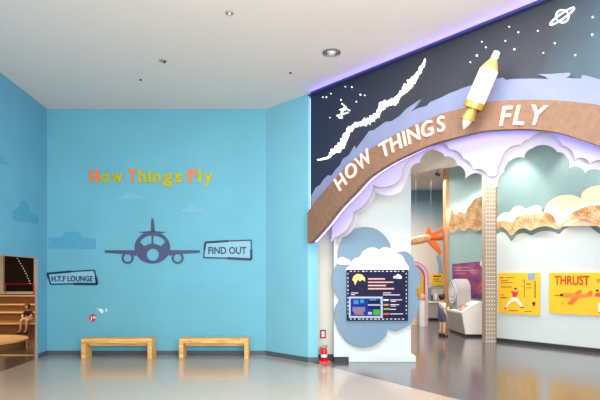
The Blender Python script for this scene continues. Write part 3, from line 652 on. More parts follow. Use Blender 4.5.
for cc, lab in ((g1, 'gold mosaic cloud band above the runner poster'), (g2, 'gold mosaic cloud band above the THRUST poster')):
    b = B(); prism(b, RW, cat(px(RW, cc, .22), 4, True), .19, .22); setp(link('gold_cloud', b, M_mos), lab, 'gold cloud', None)
g3 = [(449, 229), (449.5, 218), (452, 208), (455, 214), (460, 211.5), (465, 213), (467, 208), (471, 204), (474, 199), (480, 196.5), (486, 193), (494, 196), (500, 190), (500, 228), (490, 229), (484, 227.5), (480, 230), (475, 231), (470, 228), (464, 231), (458, 228.5), (453, 233)]
b = B(); prism(b, W2, cat(px(W2, g3, .16), 4, True), .13, .16); setp(link('gold_cloud', b, M_mos), 'gold mosaic cloud band left of the perforated column above the purple poster', 'gold cloud')
# hidden LED lines behind the gold clouds
led('led_strip', [RW.pt(s, z, .175) for s, z in px(RW, [(498, 222.5), (504, 221), (512, 222), (516, 218), (524, 215.5), (533, 215), (541, 213.5), (549, 214), (554, 218), (558, 225), (561, 223.5), (567, 219.5), (571, 214), (580, 209.5), (590, 206.5), (602, 206), (614, 210), (626, 207.5), (638, 212)], .22)], M_led_white, 'white LED line glowing behind the gold clouds of the right wall', .012)
led('led_strip', [W2.pt(s, z, .10) for s, z in px(W2, [(450, 219), (452.3, 210), (455, 215), (460, 212.5), (465, 214), (467.5, 209), (471, 205), (474, 200), (480, 197.5), (486, 194)], .16)], M_led_white, 'white LED line glowing behind the gold cloud left of the column', .02)
# posters
def poster(name, q, label):
    r = thing(name, tuple(RW.P(q[0], q[3], .06)), label, 'poster')
    s0, z0 = RW.at(q[0], q[3], .08); s1, z1 = RW.at(q[2], q[1], .08)
    z1 = RW.at(q[0], q[1], .08)[1]; r_ = .04
    pts = circ(s1-r_, z1-r_, r_, 6, 0, PI/2)+circ(s0+r_, z1-r_, r_, 6, PI/2, PI)+circ(s0+r_, z0+r_, r_, 6, PI, 1.5*PI)+circ(s1-r_, z0+r_, r_, 6, 1.5*PI, 2*PI)
    b = B(); prism(b, RW, pts, .056, .08); link('board', b, M_yellow, r)
    return r
dp = .08
p1 = poster('activity_poster', (498.2, 272.9, 539.8, 313), 'yellow poster with a running figure in red shirt beside the perforated column')
pr('text_line', M_txtd, [(500, 277.2, 503.5, 277.9), (505.5, 277.4, 514.5, 278), (501, 280.4, 508, 281), (501, 282.4, 513, 283), (501, 286.6, 512, 287.3), (500.5, 294.6, 504, 295.2), (500.5, 297.2, 507, 298), (526, 283.6, 531, 284.6), (526, 287.6, 532, 288.2), (509, 310.2, 518, 310.8), (524.5, 311.2, 532, 311.7), (522, 280.6, 524, 281), (521, 286, 523, 286.5)], p1, RW, dp)
pr('pole', M_txtd, [(524, 279, 524.6, 298), (534.6, 281, 535.6, 298)], p1, RW, dp)
pr('flag', mat('flag_blue', srgb(140, 165, 205), .6), [[(528, 279.5), (528, 273.8), (532, 273.2), (534, 272.3), (534.8, 273), (534.8, 278.4), (531, 280.4)]], p1, RW, dp, .012)
pr('ball', M_dark, [[(532, 303.5), (533, 301.8), (535, 302), (535.6, 304), (534.4, 306), (532.6, 307.4), (533.4, 305.5)]], p1, RW, dp)
pr('runner_shirt', mat('shirt_red', srgb(205, 66, 44), .6), [[(512.5, 293.5), (514, 291.5), (517.5, 292), (517.6, 294.5), (516, 297.5), (512.6, 297)], [(510.8, 292.4), (511.5, 291), (514, 291.6), (513.5, 293.5)], [(517, 292), (517.8, 290.3), (518.6, 291), (517.8, 293.6)]], p1, RW, dp, .006, 'red shirt')
pr('runner_trousers', M_rocket, [[(512.5, 297), (516, 297), (519.5, 300.5), (523.5, 306.8), (521.5, 307.3), (517.5, 303), (514, 300.5), (509, 304), (506.5, 308), (505, 307), (508, 302)]], p1, RW, dp, .006, 'white trousers')
pr('runner_head', M_skin, [[(514.3, 291.5), (514.2, 289), (516.5, 288.6), (516.8, 291), (515.8, 292)]], p1, RW, dp, .006)
pr('runner_hair', M_black, [[(514, 289.5), (514.6, 287.9), (516.8, 288), (517, 289.2)]], p1, RW, dp, .009)
pr('runner_shoe', M_black, [[(505, 307), (506.2, 307.4), (505.8, 309.5), (505, 309)], [(520.5, 306.9), (524, 306.6), (523.8, 307.8), (520.5, 307.8)]], p1, RW, dp, .008)
p2 = poster('thrust_poster', (549, 272.8, 617, 313), 'large yellow THRUST poster with an orange plane at the right edge')
sA, zA = RW.at(572, 285.3, dp); k2 = (RW.at(572, 275, dp)[1]-zA)/10.3
wA = RW.at(589.5, 285, dp)[0]-RW.at(554.5, 285, dp)[0]
me = glyph('THRUST', 9.2*k2/.72, .02, .004); xs = [v.co.x for v in me.vertices]; ww = max(xs)-min(xs); bpy.data.meshes.remove(me)
sm = (RW.at(589.5, 285, dp)[0]+RW.at(554.5, 285, dp)[0])/2
put_text('title_text', 'THRUST', RW, sm, RW.at(572, 284.6, dp)[1], dp+.004, 9.2*k2/.72, mat('title_red', srgb(198, 70, 34), .5, var=.2, scale=20), p2, bold=.02, ext=.004, sx=wA/ww)
O2 = mat('print_orange', srgb(240, 140, 50), .6, var=.1)
pr('plane_body', O2, [[(562, 294.5), (564, 293), (572, 293.2), (583, 294.2), (592, 294.5), (593, 296), (584, 297.6), (572, 298.2), (564, 297.5), (562, 296)]], p2, RW, dp, .005, 'orange aeroplane drawing')
pr('plane_wing', mat('print_orange_deep', srgb(228, 116, 44), .6), [[(572, 297.5), (580, 297.2), (572, 304.5), (567, 304.2)], [(574, 293.5), (579, 290.2), (582, 290), (580.5, 294)], [(586, 294.5), (590, 290.5), (592.5, 290.8), (592, 295)]], p2, RW, dp, .008)
pr('plane_nose', M_black, [(560.2, 293.8, 563.2, 296.2), (554, 295.2, 560.2, 295.6), (561.5, 302.8, 564, 303.2)], p2, RW, dp, .008)
pr('child_drawing', mat('print_pink_red', srgb(222, 76, 84), .6), [[(595, 296.5), (594.6, 294.6), (598, 292.4), (604, 292.8), (606, 297.5)]], p2, RW, dp, .006, 'red shirt of a drawn child')
pr('child_head', M_hair, [[(595.5, 291), (596.8, 289), (599, 290.5), (598.2, 291.6)]], p2, RW, dp, .006)
pr('white_box', M_rocket, [(598.4, 302.6, 612, 311.8)], p2, RW, dp)
pr('text_line', M_txtd, [(596.5, 279.6, 600.4, 280.4), (597, 281.6, 603, 282.2), (598.4, 312.3, 606, 312.8), (604, 283, 612, 283.5)], p2, RW, dp)

# ------------------------------------------------------------------ perforated column
def perf():
    m = bpy.data.materials.new('perforated_steel'); m.use_nodes = True; nt = m.node_tree; bs = nt.nodes['Principled BSDF']
    tc = nt.nodes.new('ShaderNodeTexCoord'); sp = nt.nodes.new('ShaderNodeSeparateXYZ'); L = nt.links.new
    L(tc.outputs['Object'], sp.inputs[0])
    def mth(op, a, b_=None):
        n = nt.nodes.new('ShaderNodeMath'); n.operation = op
        for i, vv in enumerate((a, b_)):
            if vv is None: continue
            if isinstance(vv, (int, float)): n.inputs[i].default_value = vv
            else: L(vv, n.inputs[i])
        return n.outputs[0]
    fx_ = mth('SUBTRACT', mth('FRACT', mth('DIVIDE', sp.outputs[0], .075)), .5); fz = mth('SUBTRACT', mth('FRACT', mth('DIVIDE', sp.outputs[2], .11)), .5)
    r2 = mth('ADD', mth('POWER', mth('MULTIPLY', fx_, .075), 2.0), mth('POWER', mth('MULTIPLY', fz, .11), 2.0))
    hole = mth('LESS_THAN', r2, .0135**2)
    mx = nt.nodes.new('ShaderNodeMix'); mx.data_type = 'RGBA'; L(hole, mx.inputs[0]); mx.inputs[6].default_value = (*srgb(166, 152, 136), 1); mx.inputs[7].default_value = (*srgb(245, 238, 225), 1)
    L(mx.outputs[2], bs.inputs['Base Color']); bs.inputs['Roughness'].default_value = .45; bs.inputs['Metallic'].default_value = .2
    bs.inputs['Emission Color'].default_value = (1, .93, .82, 1); L(mth('MULTIPLY', hole, .2), bs.inputs['Emission Strength'])
    return m
Yc = 12.75; cxa, cxb = (485.5-CX)/F*Yc, (495.8-CX)/F*Yc
pcm = thing('perforated_column', ((cxa+cxb)/2, Yc, 0), 'tall perforated metal column glowing through small holes between the posters', 'column')
b = B(); box(b, cxa, cxb, Yc, Yc+.25, 0.0, TOP, .004); o = link('shaft', b, perf(), pcm)
b = B(); box(b, cxb-.008, cxb+.015, Yc-.012, Yc+.02, 0, TOP); link('edge_trim', b, mat('bronze_edge', srgb(150, 118, 92), .4, .4), pcm)
# orange end of the inner wall
e0 = W2.pt(-1.42, 0, 0)
b = B(); box(b, e0.x-.11, e0.x, e0.y-.02, e0.y+.3, 0, TOP); setp(link('wall_end', b, mat('orange_brown_post', srgb(192, 140, 96), .6, var=.1)), kind='structure')

# ------------------------------------------------------------------ purple poster
def nebula():
    m = bpy.data.materials.new('nebula_print'); m.use_nodes = True; nt = m.node_tree; bs = nt.nodes['Principled BSDF']
    tc = nt.nodes.new('ShaderNodeTexCoord'); no = nt.nodes.new('ShaderNodeTexNoise'); no.inputs['Scale'].default_value = 2.2; no.inputs['Detail'].default_value = 5
    r = nt.nodes.new('ShaderNodeValToRGB'); cols = [(.3, srgb(84, 40, 110)), (.45, srgb(120, 60, 120)), (.55, srgb(150, 70, 110)), (.7, srgb(190, 130, 170))]
    while len(r.color_ramp.elements) < 4: r.color_ramp.elements.new(.5)
    for e_, (p, c_) in zip(r.color_ramp.elements, cols): e_.position = p; e_.color = (*c_, 1)
    nt.links.new(tc.outputs['Object'], no.inputs['Vector']); nt.links.new(no.outputs['Fac'], r.inputs[0]); nt.links.new(r.outputs[0], bs.inputs['Base Color']); return m
pp = thing('nebula_poster', tuple(W2.P(452, 298)), 'purple and crimson space poster on the teal wall behind the console', 'poster')
b = B(); prism(b, W2, px(W2, [(452, 297), (452.3, 264), (463, 263), (478, 261.5), (482, 262), (487, 264), (487, 299), (467, 297.5)], .03), .002, .03); link('board', b, nebula(), pp)
pr('text_line', M_txtp, [(454, 267, 470, 267.6), (454, 270, 478, 270.5), (456, 273, 466, 273.5)], pp, W2, .03)
pr('flame_drawing', mat('flame_red', srgb(214, 70, 50), .6, var=.2), [[(479, 288), (481, 284), (482.5, 276), (484.5, 282), (485, 288), (482, 291)]], pp, W2, .03)
pr('corner_cloud', M_cream, [[(480, 264.5), (481, 261), (485, 259), (489, 262), (489, 268), (484, 268.5)]], pp, W2, .034, .03, 'cream cloud covering the corner')

# ------------------------------------------------------------------ console
cn = thing('exhibit_console', (5.2, 14.9, 0), 'white sloping exhibit console in front of the child with a rounded housing on it', 'console')
XZ = lambda y: Plane((0, y), (1, 0))
K = XZ(14.1)
prof = [(4.97, .08), (4.86, .70), (4.86, .74), (5.18, .96), (5.40, 1.06), (5.47, 1.06), (5.58, .08)]
b = B(); prism(b, K, prof, -1.6, 0)
link('body', b, M_console, cn)
b = B(); prism(b, K, [(5.0, 0), (5.0, .08), (5.55, .08), (5.55, 0)], -1.56, -.03); link('plinth', b, M_black, cn)
b = B(); prism(b, K, [(4.955, .10), (4.857, .68), (4.851, .68), (4.949, .10)], -1.5, -.05); link('side_panel', b, M_consgrey, cn)
def slope_box(y0, y1, t0_, t1_, m, nm):
    sx0 = 4.86+.32*t0_; sx1 = 4.86+.32*t1_; b = B(); z = lambda t: .74+.22*t
    prism(b, K, [(sx0, z(t0_)), (sx1, z(t1_)), (sx1-.012, z(t1_)+.02), (sx0-.012, z(t0_)+.02)], -y1, -y0); return link(nm, b, m, cn)
slope_box(.15, .55, .15, .85, M_txtp, 'control_panel'); slope_box(.65, .95, .2, .8, mat('panel_tan', srgb(150, 110, 90), .5), 'control_panel'); slope_box(1.05, 1.3, .1, .9, M_dark, 'control_panel')
for i in range(6):
    t = .2+.12*i; b = B(); lathe(b, (4.86+.32*t, 14.1+.3+.05*(i % 3), .755+.22*t), (-.56, 0, .82), [(0, .02), (.03, .018)], 10); link('knob', b, M_edge if i % 2 else M_dark, cn)
# housing: rounded arch slab
b = B(); hy0, hy1, hz = 14.75, 15.55, .8; cy_ = (hy0+hy1)/2; hr = (hy1-hy0)/2; zc = 1.34
prof2 = [(hy0, hz), (hy0, zc)]+[(cy_-hr*math.cos(t*PI/14), zc+hr*math.sin(t*PI/14)) for t in range(1, 14)]+[(hy1, zc), (hy1, hz)]
va = [b.verts.new((4.93, y, z)) for y, z in prof2]; vb = [b.verts.new((5.36, y, z)) for y, z in prof2]
b.faces.new(va); b.faces.new(list(reversed(vb)))
for i in range(len(prof2)): b.faces.new([va[i], va[(i+1) % len(va)], vb[(i+1) % len(va)], vb[i]])
hs = link('housing', b, M_consgrey, cn); hs['label'] = 'rounded grey housing'
b = B()
for rr_ in (.36, .25, .13): 
    tube(b, [(4.915, cy_+rr_*math.cos(2*PI*i/24), zc-.02+rr_*math.sin(2*PI*i/24)) for i in range(25)], .014, 6)
for i in range(6): tube(b, [(4.915, cy_-.36*math.cos(i*PI/6), zc-.02-.36*math.sin(i*PI/6)), (4.915, cy_+.36*math.cos(i*PI/6), zc-.02+.36*math.sin(i*PI/6))], .01, 6)
link('fan_guard', b, M_txt, cn)['label'] = 'white round wire guard'

# ------------------------------------------------------------------ people
def skin_mesh(name, verts, edges, rads, root=0, sub=2, m=None, parent=None):
    me = bpy.data.meshes.new(name); me.from_pydata([tuple(v) for v in verts], edges, []); o = bpy.data.objects.new(name+'_t', me); COL.objects.link(o)
    md = o.modifiers.new('s', 'SKIN'); md.use_smooth_shade = True; o.modifiers.new('u', 'SUBSURF').levels = sub
    for i, r in enumerate(rads):
        sv = me.skin_vertices[0].data[i]; rr_ = r if isinstance(r, tuple) else (r, r); sv.radius = rr_; sv.use_root = (i == root)
    dg = bpy.context.evaluated_depsgraph_get(); dg.update(); ev = o.evaluated_get(dg)
    nm = bpy.data.meshes.new_from_object(ev); nm.name = name; bpy.data.objects.remove(o)
    for p in nm.polygons: p.use_smooth = True
    nm.materials.clear(); nm.materials.append(m)
    o = bpy.data.objects.new(name, nm); COL.objects.link(o)
    if parent: o.parent = parent
    return o
class Fig:
    def __init__(s): s.v = []; s.e = []; s.r = []
    def chain(s, pts, start=None):
        prev = start; ids = []
        for x, y, z, r in pts:
            s.v.append((x, y, z)); s.r.append(r); i = len(s.v)-1; ids.append(i)
            if prev is not None: s.e.append((prev, i))
            prev = i
        return ids
def head(parent_name, T, h, m_skin, parent):
    pass
def make_person(name, label, J, H, tee, lower, facing, shoes, straps=True, longlegs=False):
    """J: joints in local metres (x forward, y left, z up); H: head diameter"""
    root = thing(name, J['loc'], label, 'person'); root.rotation_euler = (0, 0, facing)
    f = Fig(); P = J
    sp = f.chain([(*P['pelvis'], .085*P['w']), (*P['waist'], .075*P['w']), (*P['chest'], .095*P['w']), (*P['neck0'], .05*P['w']), (*P['neck1'], .032*P['w'])])
    hd = P['head']; hr = H
    f.chain([(hd[0]-.0, hd[1], hd[2]-hr*.75, hr*.55), (hd[0]+.004, hd[1], hd[2]-hr*.25, hr*.82), (hd[0]-.004, hd[1], hd[2]+hr*.3, hr*.86), (hd[0]-.006, hd[1], hd[2]+hr*.75, hr*.55)], sp[-1])
    for sd in ('l', 'r'):
        sh_, el, wr_ = P['sh'+sd], P['el'+sd], P['wr'+sd]
        a_ = f.chain([(*sh_, .038*P['w']), (*el, .028*P['w']), (*wr_, .02*P['w'])], sp[2])
        dirv = (Vector(wr_)-Vector(el)).normalized(); side = dirv.cross(Vector((0, 0, 1)));
        if side.length < .2: side = Vector((1, 0, 0))
        side.normalize(); pc_ = Vector(wr_)+dirv*.035; palm = f.chain([(*pc_, .02*P['w'])], a_[-1])
        for q_, ln in ((-1.5, .028), (-.5, .034), (.5, .036), (1.5, .032)):
            b0 = pc_+side*q_*.010+dirv*.018; mid_ = b0+dirv*ln*.6+Vector((0, 0, -.004)); tip = b0+dirv*ln+Vector((0, 0, -.012))
            f.chain([(*b0, .006), (*mid_, .0055), (*tip, .0045)], palm[0])
        th = pc_+side*-.024-dirv*.008; f.chain([(*th, .007), (*(th+dirv*.022-side*.008), .0055)], palm[0])
        hp, kn, an, toe = P['hp'+sd], P['kn'+sd], P['an'+sd], P['toe'+sd]
        f.chain([(*hp, .065*P['w']), (*kn, .044*P['w']), (*an, .027*P['w']), (*toe, .024*P['w'])], sp[0])
    body = skin_mesh('body', f.v, f.e, f.r, 0, 2, M_skin, root)
    # facial features
    b = B()
    for s_ in (-1, 1): bmesh.ops.create_uvsphere(b, u_segments=8, v_segments=6, radius=hr*.1, matrix=Matrix.Translation((hd[0]+hr*.80, hd[1]+s_*hr*.32, hd[2]+hr*.02)))
    link('eyes', b, M_black).parent = root
    b = B(); bmesh.ops.create_cone(b, segments=8, radius1=hr*.14, radius2=hr*.05, depth=hr*.3, matrix=Matrix.Translation((hd[0]+hr*.88, hd[1], hd[2]-hr*.18)))
    for s_ in (-1, 1): bmesh.ops.create_uvsphere(b, u_segments=8, v_segments=6, radius=hr*.17, matrix=Matrix.Translation((hd[0], hd[1]+s_*hr*.86, hd[2]-hr*.05)))
    link('nose_and_ears', b, M_skin).parent = root
    b = B(); box(b, hd[0]+hr*.74, hd[0]+hr*.82, hd[1]-hr*.2, hd[1]+hr*.2, hd[2]-hr*.52, hd[2]-hr*.44); link('mouth', b, mat('lips', srgb(180, 90, 90), .5)).parent = root
    # hair
    b = B(); bmesh.ops.create_icosphere(b, subdivisions=3, radius=hr*1.12, matrix=Matrix.Translation((hd[0]-hr*.16, hd[1], hd[2]+hr*.2)))
    for v_ in list(b.verts):
        x, z = v_.co.x-hd[0], v_.co.z-hd[2]
        if x > hr*.3 and z < hr*.55: v_.co.x = hd[0]+hr*.3+(x-hr*.3)*.15
        if z < 0: v_.co.z = hd[2]+z*1.15
        v_.co += v_.normal*random.uniform(-.004, .006)
    link('hair', b, P.get('hairm', M_hair), None, True).parent = root
    # shirt: torso and sleeves
    g = Fig(); c_ = P['w']
    t_ = g.chain([(*P['waist'], .088*c_), (*P['chest'], .108*c_), (P['neck0'][0], P['neck0'][1], P['neck0'][2]-.01, .06*c_)])
    for sd in ('l', 'r'):
        sh_, el = Vector(P['sh'+sd]), Vector(P['el'+sd]); e_ = sh_.lerp(el, .65); g.chain([(*sh_, .05*c_), (*e_, .046*c_)], t_[1])
    skin_mesh('shirt', g.v, g.e, g.r, 0, 2, tee, root)
    g = Fig(); t_ = g.chain([(*P['pelvis'], .102*c_), (*Vector(P['waist']).lerp(Vector(P['chest']), 1.0 if straps else .0), (.117 if straps else .098)*c_)])
    for sd in ('l', 'r'):
        hp, kn, an = Vector(P['hp'+sd]), Vector(P['kn'+sd]), Vector(P['an'+sd])
        if longlegs: g.chain([(*hp, .078*c_), (*kn, .056*c_), (*kn.lerp(an, .85), .042*c_)], t_[0])
        else: g.chain([(*hp, .072*c_), (*hp.lerp(kn, .4), .066*c_), (*hp.lerp(kn, .72), .062*c_)], t_[0])
    skin_mesh('shorts' if not longlegs else 'trousers', g.v, g.e, g.r, 0, 2, lower, root)
    if straps:
        b = B(); ch = P['chest']
        for s_ in (-1, 1): tube(b, [(ch[0]+.095*c_, ch[1]+s_*.045, ch[2]-.06), (ch[0]+.085*c_, ch[1]+s_*.05, ch[2]+.05), (ch[0], ch[1]+s_*.05, ch[2]+.095*c_+.01), (ch[0]-.09*c_, ch[1]+s_*.045, ch[2]+.03), (ch[0]-.1*c_, ch[1]+s_*.03, ch[2]-.07)], .011, 6)
        link('straps', b, lower).parent = root
    for sd in ('l', 'r'):
        an, toe = Vector(P['an'+sd]), Vector(P['toe'+sd]); dd_ = (toe-an); dd_.z = 0; dd_.normalize(); b = B()
        heel = an-dd_*.03; tube(b, [(heel.x-dd_.x*.02, heel.y-dd_.y*.02, .03), (heel.x, heel.y, .035), (an.x+dd_.x*.04, an.y+dd_.y*.04, .036), (toe.x, toe.y, .03), (toe.x+dd_.x*.02, toe.y+dd_.y*.02, .026)], [.02, .036, .036, .03, .018], 10)
        for v_ in b.verts: v_.co.z = max(v_.co.z, 0.002)
        link('shoe', b, shoes).parent = root
        b = B(); tube(b, [(an.x, an.y, .05), (an.x, an.y, .11)], .036*c_, 10); link('sock', b, shoes).parent = root
    return root
# standing child ~1.3 m; local +x is the facing direction
J = dict(loc=((441.8-CX)/F*14.25, 14.25, 0), w=1.0, pelvis=(0, 0, .66), waist=(0, 0, .76), chest=(.01, 0, .92), neck0=(.005, 0, 1.03), neck1=(.01, 0, 1.07), head=(.025, 0, 1.19),
         shl=(.0, .12, .98), ell=(.10, .17, .80), wrl=(.28, .13, .84), shr=(.0, -.12, .98), elr=(-.02, -.17, .78), wrr=(.06, -.19, .62),
         hpl=(-.02, .072, .60), knl=(.02, .07, .34), anl=(-.02, .075, .07), toel=(.10, .085, .03), hpr=(.03, -.072, .60), knr=(.035, -.075, .34), anr=(.02, -.085, .07), toer=(.14, -.10, .03))
make_person('person', 'child in white tee and denim overall shorts standing at the exhibit console', J, .092, M_tee, M_denim, math.radians(15), M_black)
# seated figure on the lounge steps, facing the camera side
Js = dict(loc=((25-CX)/F*15.0, 15.25, 0), w=1.0, pelvis=(-.02, 0, .42), waist=(0, 0, .50), chest=(.05, 0, .62), neck0=(.08, 0, .71), neck1=(.09, 0, .74), head=(.12, 0, .84),
          shl=(.06, .11, .67), ell=(.14, .16, .54), wrl=(.24, .06, .50), shr=(.06, -.11, .67), elr=(.14, -.16, .54), wrr=(.24, -.06, .50),
          hpl=(.03, .06, .42), knl=(.27, .10, .43), anl=(.29, .09, .08), toel=(.40, .10, .03), hpr=(.03, -.06, .42), knr=(.27, -.10, .43), anr=(.29, -.10, .08), toer=(.40, -.12, .03),
          hairm=mat('dark_brown_hair', srgb(60, 36, 24), .5))
make_person('person', 'seated person in dark top and light shorts on the lowest lounge step', Js, .082, mat('dark_top', srgb(52, 40, 40), .8), mat('light_shorts', srgb(220, 196, 172), .8), math.radians(-95), M_dark, straps=False)

# ------------------------------------------------------------------ lounge behind the left opening
M_edge2 = mat('step_nosing', srgb(232, 190, 130), .5)
zs = [(15.1, .33), (16.0, .62), (17.0, .83), (18.1, 1.1)]
stp = thing('stepped_seating', (-11, 17, 0), 'brown carpeted stepped seating with pale nosings in the lounge beyond the left opening', 'stepped seating')
for i, (y, z) in enumerate(zs):
    y1 = zs[i+1][0] if i < 3 else 18.95
    b = B(); box(b, -17.9, -6.15, y, 18.95 if i == 3 else y1, 0, z-.03); link('step', b, M_carp, stp)
    b = B(); box(b, -17.9, -6.15, y-.015, y1-.015 if i < 3 else 18.95, z-.03, z); o = link('step_top', b, M_carp, stp)
    b = B(); box(b, -17.9, -6.15, y-.04, y-.0155, z-.05, z+.004); link('nosing', b, M_edge2, stp)
b = B(); cc = circ(-8.2, 12.0, 1.1, 48)
foot(b, cc, .15, .19); sg2 = thing('round_platform', (-8.2, 12.0, 0), 'low round tan platform on the lounge floor', 'platform'); link('top', b, M_tan, sg2)
b = B(); foot(b, circ(-8.2, 12.0, 1.04, 48), 0, .15); link('base', b, mat('platform_side', srgb(120, 84, 50), .6), sg2)
b = B(); box(b, -12, -5.95, 10.78, 10.83, 0.0, .012); setp(link('trim_5', b, M_edge2), kind='structure')
# dark window with red rail and string lights
wn = thing('dark_screen', tuple(LB.P(20, 292)), 'large dark glass panel in pale frame at the back of the lounge', 'glass panel')
b = B(); o_ = rect(LB, 1.5, 250, 37.5, 294, 0); i_ = rect(LB, 5, 253, 35.5, 291.5, 0); prism(b, LB, [o_, i_], 0, .12); link('frame', b, M_beige, wn)
b = B(); prism(b, LB, rect(LB, 5, 253, 35.5, 291.5, 0), .002, .03); link('glass', b, mat('black_glass', srgb(34, 20, 20), .25, var=.3, scale=5), wn)
rl_ = thing('red_railing', tuple(LB.P(20, 291, .2)), 'thin red railing in front of the dark glass panel', 'railing')
b = B(); tube(b, [LB.P(4, 284, .2), LB.P(36, 284, .2)], .015); link('rail', b, M_red, rl_)
for x in (5.5, 33.5, 35): b = B(); p = LB.P(x, 284, .2); tube(b, [p, (p.x, p.y, 1.101)], .014); link('post', b, M_red, rl_)
b = B(); tube(b, [LB.P(17.5, 258, .1), LB.P(21, 267, .1), LB.P(24.5, 275, .1), LB.P(30, 283, .1)], .006, 5)
sl = thing('string_lights', tuple(LB.P(18, 258, .1)), 'diagonal string of tiny white lights across the dark glass panel', 'string lights'); link('wire', b, M_dark, sl)
for i in range(11):
    t = i/10; x = 17.5+12.5*t+1.0*math.sin(t*3); y = 258.5+25*t; b = B(); bmesh.ops.create_icosphere(b, subdivisions=1, radius=.014, matrix=Matrix.Translation(LB.P(x, y, .1))); link('bulb', b, M_star, sl)

# ------------------------------------------------------------------ far exhibits seen through the entrance
# hanging orange aeroplane model
HP = Plane((0, 17.0), (1, 0))
ap = thing('hanging_aeroplane', tuple(HP.P(428, 240)), 'orange winged aeroplane model hanging inside the exhibition hall', 'model aeroplane')
b = B(); pA, pB = HP.P(404, 243), HP.P(433, 237)
lathe(b, pA, pB-pA, [(0, .08), (.15, .13), (.5, .15), (.85, .14), ((pB-pA).length, .07)], 20); link('fuselage', b, M_modelt, ap, True)
def slab(pts, th, m, nm, d=0):
    b = B(); prism(b, HP, px(HP, pts, d), d-th/2, d+th/2); return link(nm, b, m, ap)
slab([(424, 238), (430, 233.5), (444, 227.5), (445.5, 230.5), (436, 235.5), (433, 240)], .12, M_orangep, 'wing')
slab([(426, 240), (433, 238), (438, 245), (442, 253), (440, 254.5), (433, 248)], .12, M_orangep, 'wing')
slab([(425, 235), (428, 226.5), (430.5, 229), (432, 234)], .06, M_orangep, 'tail_fin')
b = B(); tube(b, [HP.P(430, 238), HP.P(441, 238.3), HP.P(446, 236)], [.12, .08, .02], 10); link('nose', b, mat('model_deep_orange', srgb(200, 90, 30), .5), ap)
b = B()
for x in (416, 431): p = HP.P(x, 237); tube(b, [p, (p.x, p.y, TOP)], .003, 5)
link('wire', b, M_grey, ap)
# pink arch booth
AP = Plane((0, 17.3), (1, 0))
pb = thing('pink_arch', tuple(AP.P(417, 325)), 'pink arch with an orange rim just right of the cloud board', 'arch')
def arcp(cx_, r, y0, yb, n=16): return [(cx_+r, yb)]+[(cx_+r*math.cos(PI*i/n), y0-r*math.sin(PI*i/n)) for i in range(n+1)]+[(cx_-r, yb)]
zb = HY+F*EYE/17.3
o_ = arcp(413, 15, 277, zb); i_ = arcp(413, 12.2, 277, zb)
b = B(); prism(b, AP, px(AP, o_+list(reversed(i_)), 0), -.35, 0); link('arch_frame', b, M_pink, pb)
o2 = arcp(413, 15.6, 277, 285); i2 = arcp(413, 14.9, 277, 285)
b = B(); prism(b, AP, px(AP, o2+list(reversed(i2)), 0.02), -.3, .02); link('rim', b, M_edge, pb)
b = B(); prism(b, AP, px(AP, [(404, zb), (425, zb), (425, 262), (404, 262)], 0), -.34, -.3); link('back_panel', b, mat('peach_panel', srgb(236, 206, 190), .6), pb)
b = B(); prism(b, AP, px(AP, [(418.5, 296), (424.5, 296), (424.5, 276), (420, 276)], 0), -.28, -.1); link('display', b, mat('mustard', srgb(214, 168, 40), .5), pb)
b = B(); p = AP.P(421.5, 310, -.05); lathe(b, (p.x, p.y-.1, 0), (0, 0, 1), [(0, .12), (.9, .12), (.95, .13)], 20); setp(link('pedestal', b, M_white), 'short white round pedestal standing in the pink arch', 'pedestal')
b = B(); bmesh.ops.create_icosphere(b, subdivisions=2, radius=.12, matrix=Matrix.Translation((p.x, p.y-.1, 1.07))); setp(link('display_ball', b, mat('peach_ball', srgb(240, 180, 140), .5), None, True), 'peach coloured ball resting on the white pedestal', 'exhibit')
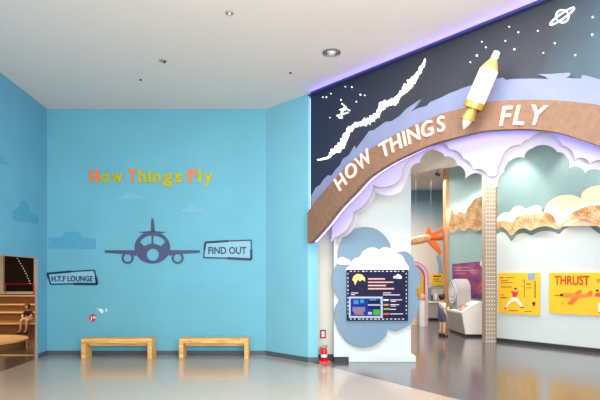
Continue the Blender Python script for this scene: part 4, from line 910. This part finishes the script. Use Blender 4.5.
# yellow wall sign and counters on the far wall
ys = thing('yellow_wall_sign', tuple(FAR.P(438, 286)), 'small yellow sign on the far wall above the grey counters', 'sign')
b = B(); prism(b, FAR, rect(FAR, 431.5, 273.5, 445.5, 285.5, .0), .0, .05); link('board', b, M_yellow, ys)
pr('text_line', M_txtd, [(433.5, 275.5, 441, 277), (433.5, 279, 439, 279.6), (433.5, 281, 441, 281.5)], ys, FAR, .05)
Yk = 19.6; CK = Plane((0, Yk), (1, 0)); zk = HY+F*EYE/Yk
ck = thing('display_counter', tuple(CK.P(437, zk)), 'grey display counter with a shelf of exhibits in front of the far wall', 'counter')
b = B(); prism(b, CK, rect(CK, 428.8, 303, 450, zk-2, 0), -.6, 0); link('body', b, M_consgrey, ck)
b = B(); prism(b, CK, rect(CK, 429, zk-2, 450, zk, 0), -.5, -.05); link('plinth', b, M_black, ck)
b = B(); prism(b, CK, rect(CK, 428.2, 301.5, 451, 303, 0), -.62, .04); link('counter_top', b, M_console, ck)
b = B(); prism(b, CK, [px(CK, [(429, 301.5), (450, 301.5), (450, 287.5), (429, 287.5)], -.4), px(CK, [(430, 300.5), (449, 300.5), (449, 288.5), (430, 288.5)], -.4)], -.6, -.2); link('shelf_frame', b, M_teal, ck)
for i, (x, wv, hh, m) in enumerate(((432, 2, 7, M_dark), (436, 3, 9, M_white), (440.5, 2.4, 6, M_txtp), (445, 2.2, 8, M_consgrey))):
    p = CK.P(x, 301.5, -.3); rr_ = wv/2*Yk/F; hh_ = hh*Yk/F; b = B(); lathe(b, (p.x, p.y, p.z), (0, 0, 1), [(0, rr_*.8), (hh_*.5, rr_), (hh_*.8, rr_*.9), (hh_, rr_*.4)], 14)
    setp(link('exhibit_vessel', b, m, None, True), ('dark', 'tall white', 'small pink', 'grey')[i]+' rounded exhibit standing on the far counter', 'exhibit', 'exhibits on the far counter')
b = B(); prism(b, FAR, px(FAR, [(436, 257), (438.5, 254), (441, 262), (442, 273), (438.5, 273), (438, 264)], 0), 0, .04); setp(link('wall_swoosh', b, mat('grey_blue_paint', srgb(150, 170, 186), .6)), 'grey-blue curved stripe on the far wall above the yellow sign', 'wall graphic')
# ceiling fixture of the inner hall
x_, y_ = ((437.5-CX)/F*17.0, 17.0); v = thing('track_spotlight', (x_, y_, TOP), 'small dark track spotlight on the inner hall ceiling', 'ceiling light')
b = B(); tube(b, [(x_, y_, TOP), (x_, y_, TOP-.12)], .015); link('stem', b, M_dark, v); b = B(); lathe(b, (x_-.08, y_-.02, TOP-.15), (1, .1, -.3), [(0, .04), (.16, .06)], 14); link('lamp_head', b, M_dark, v)
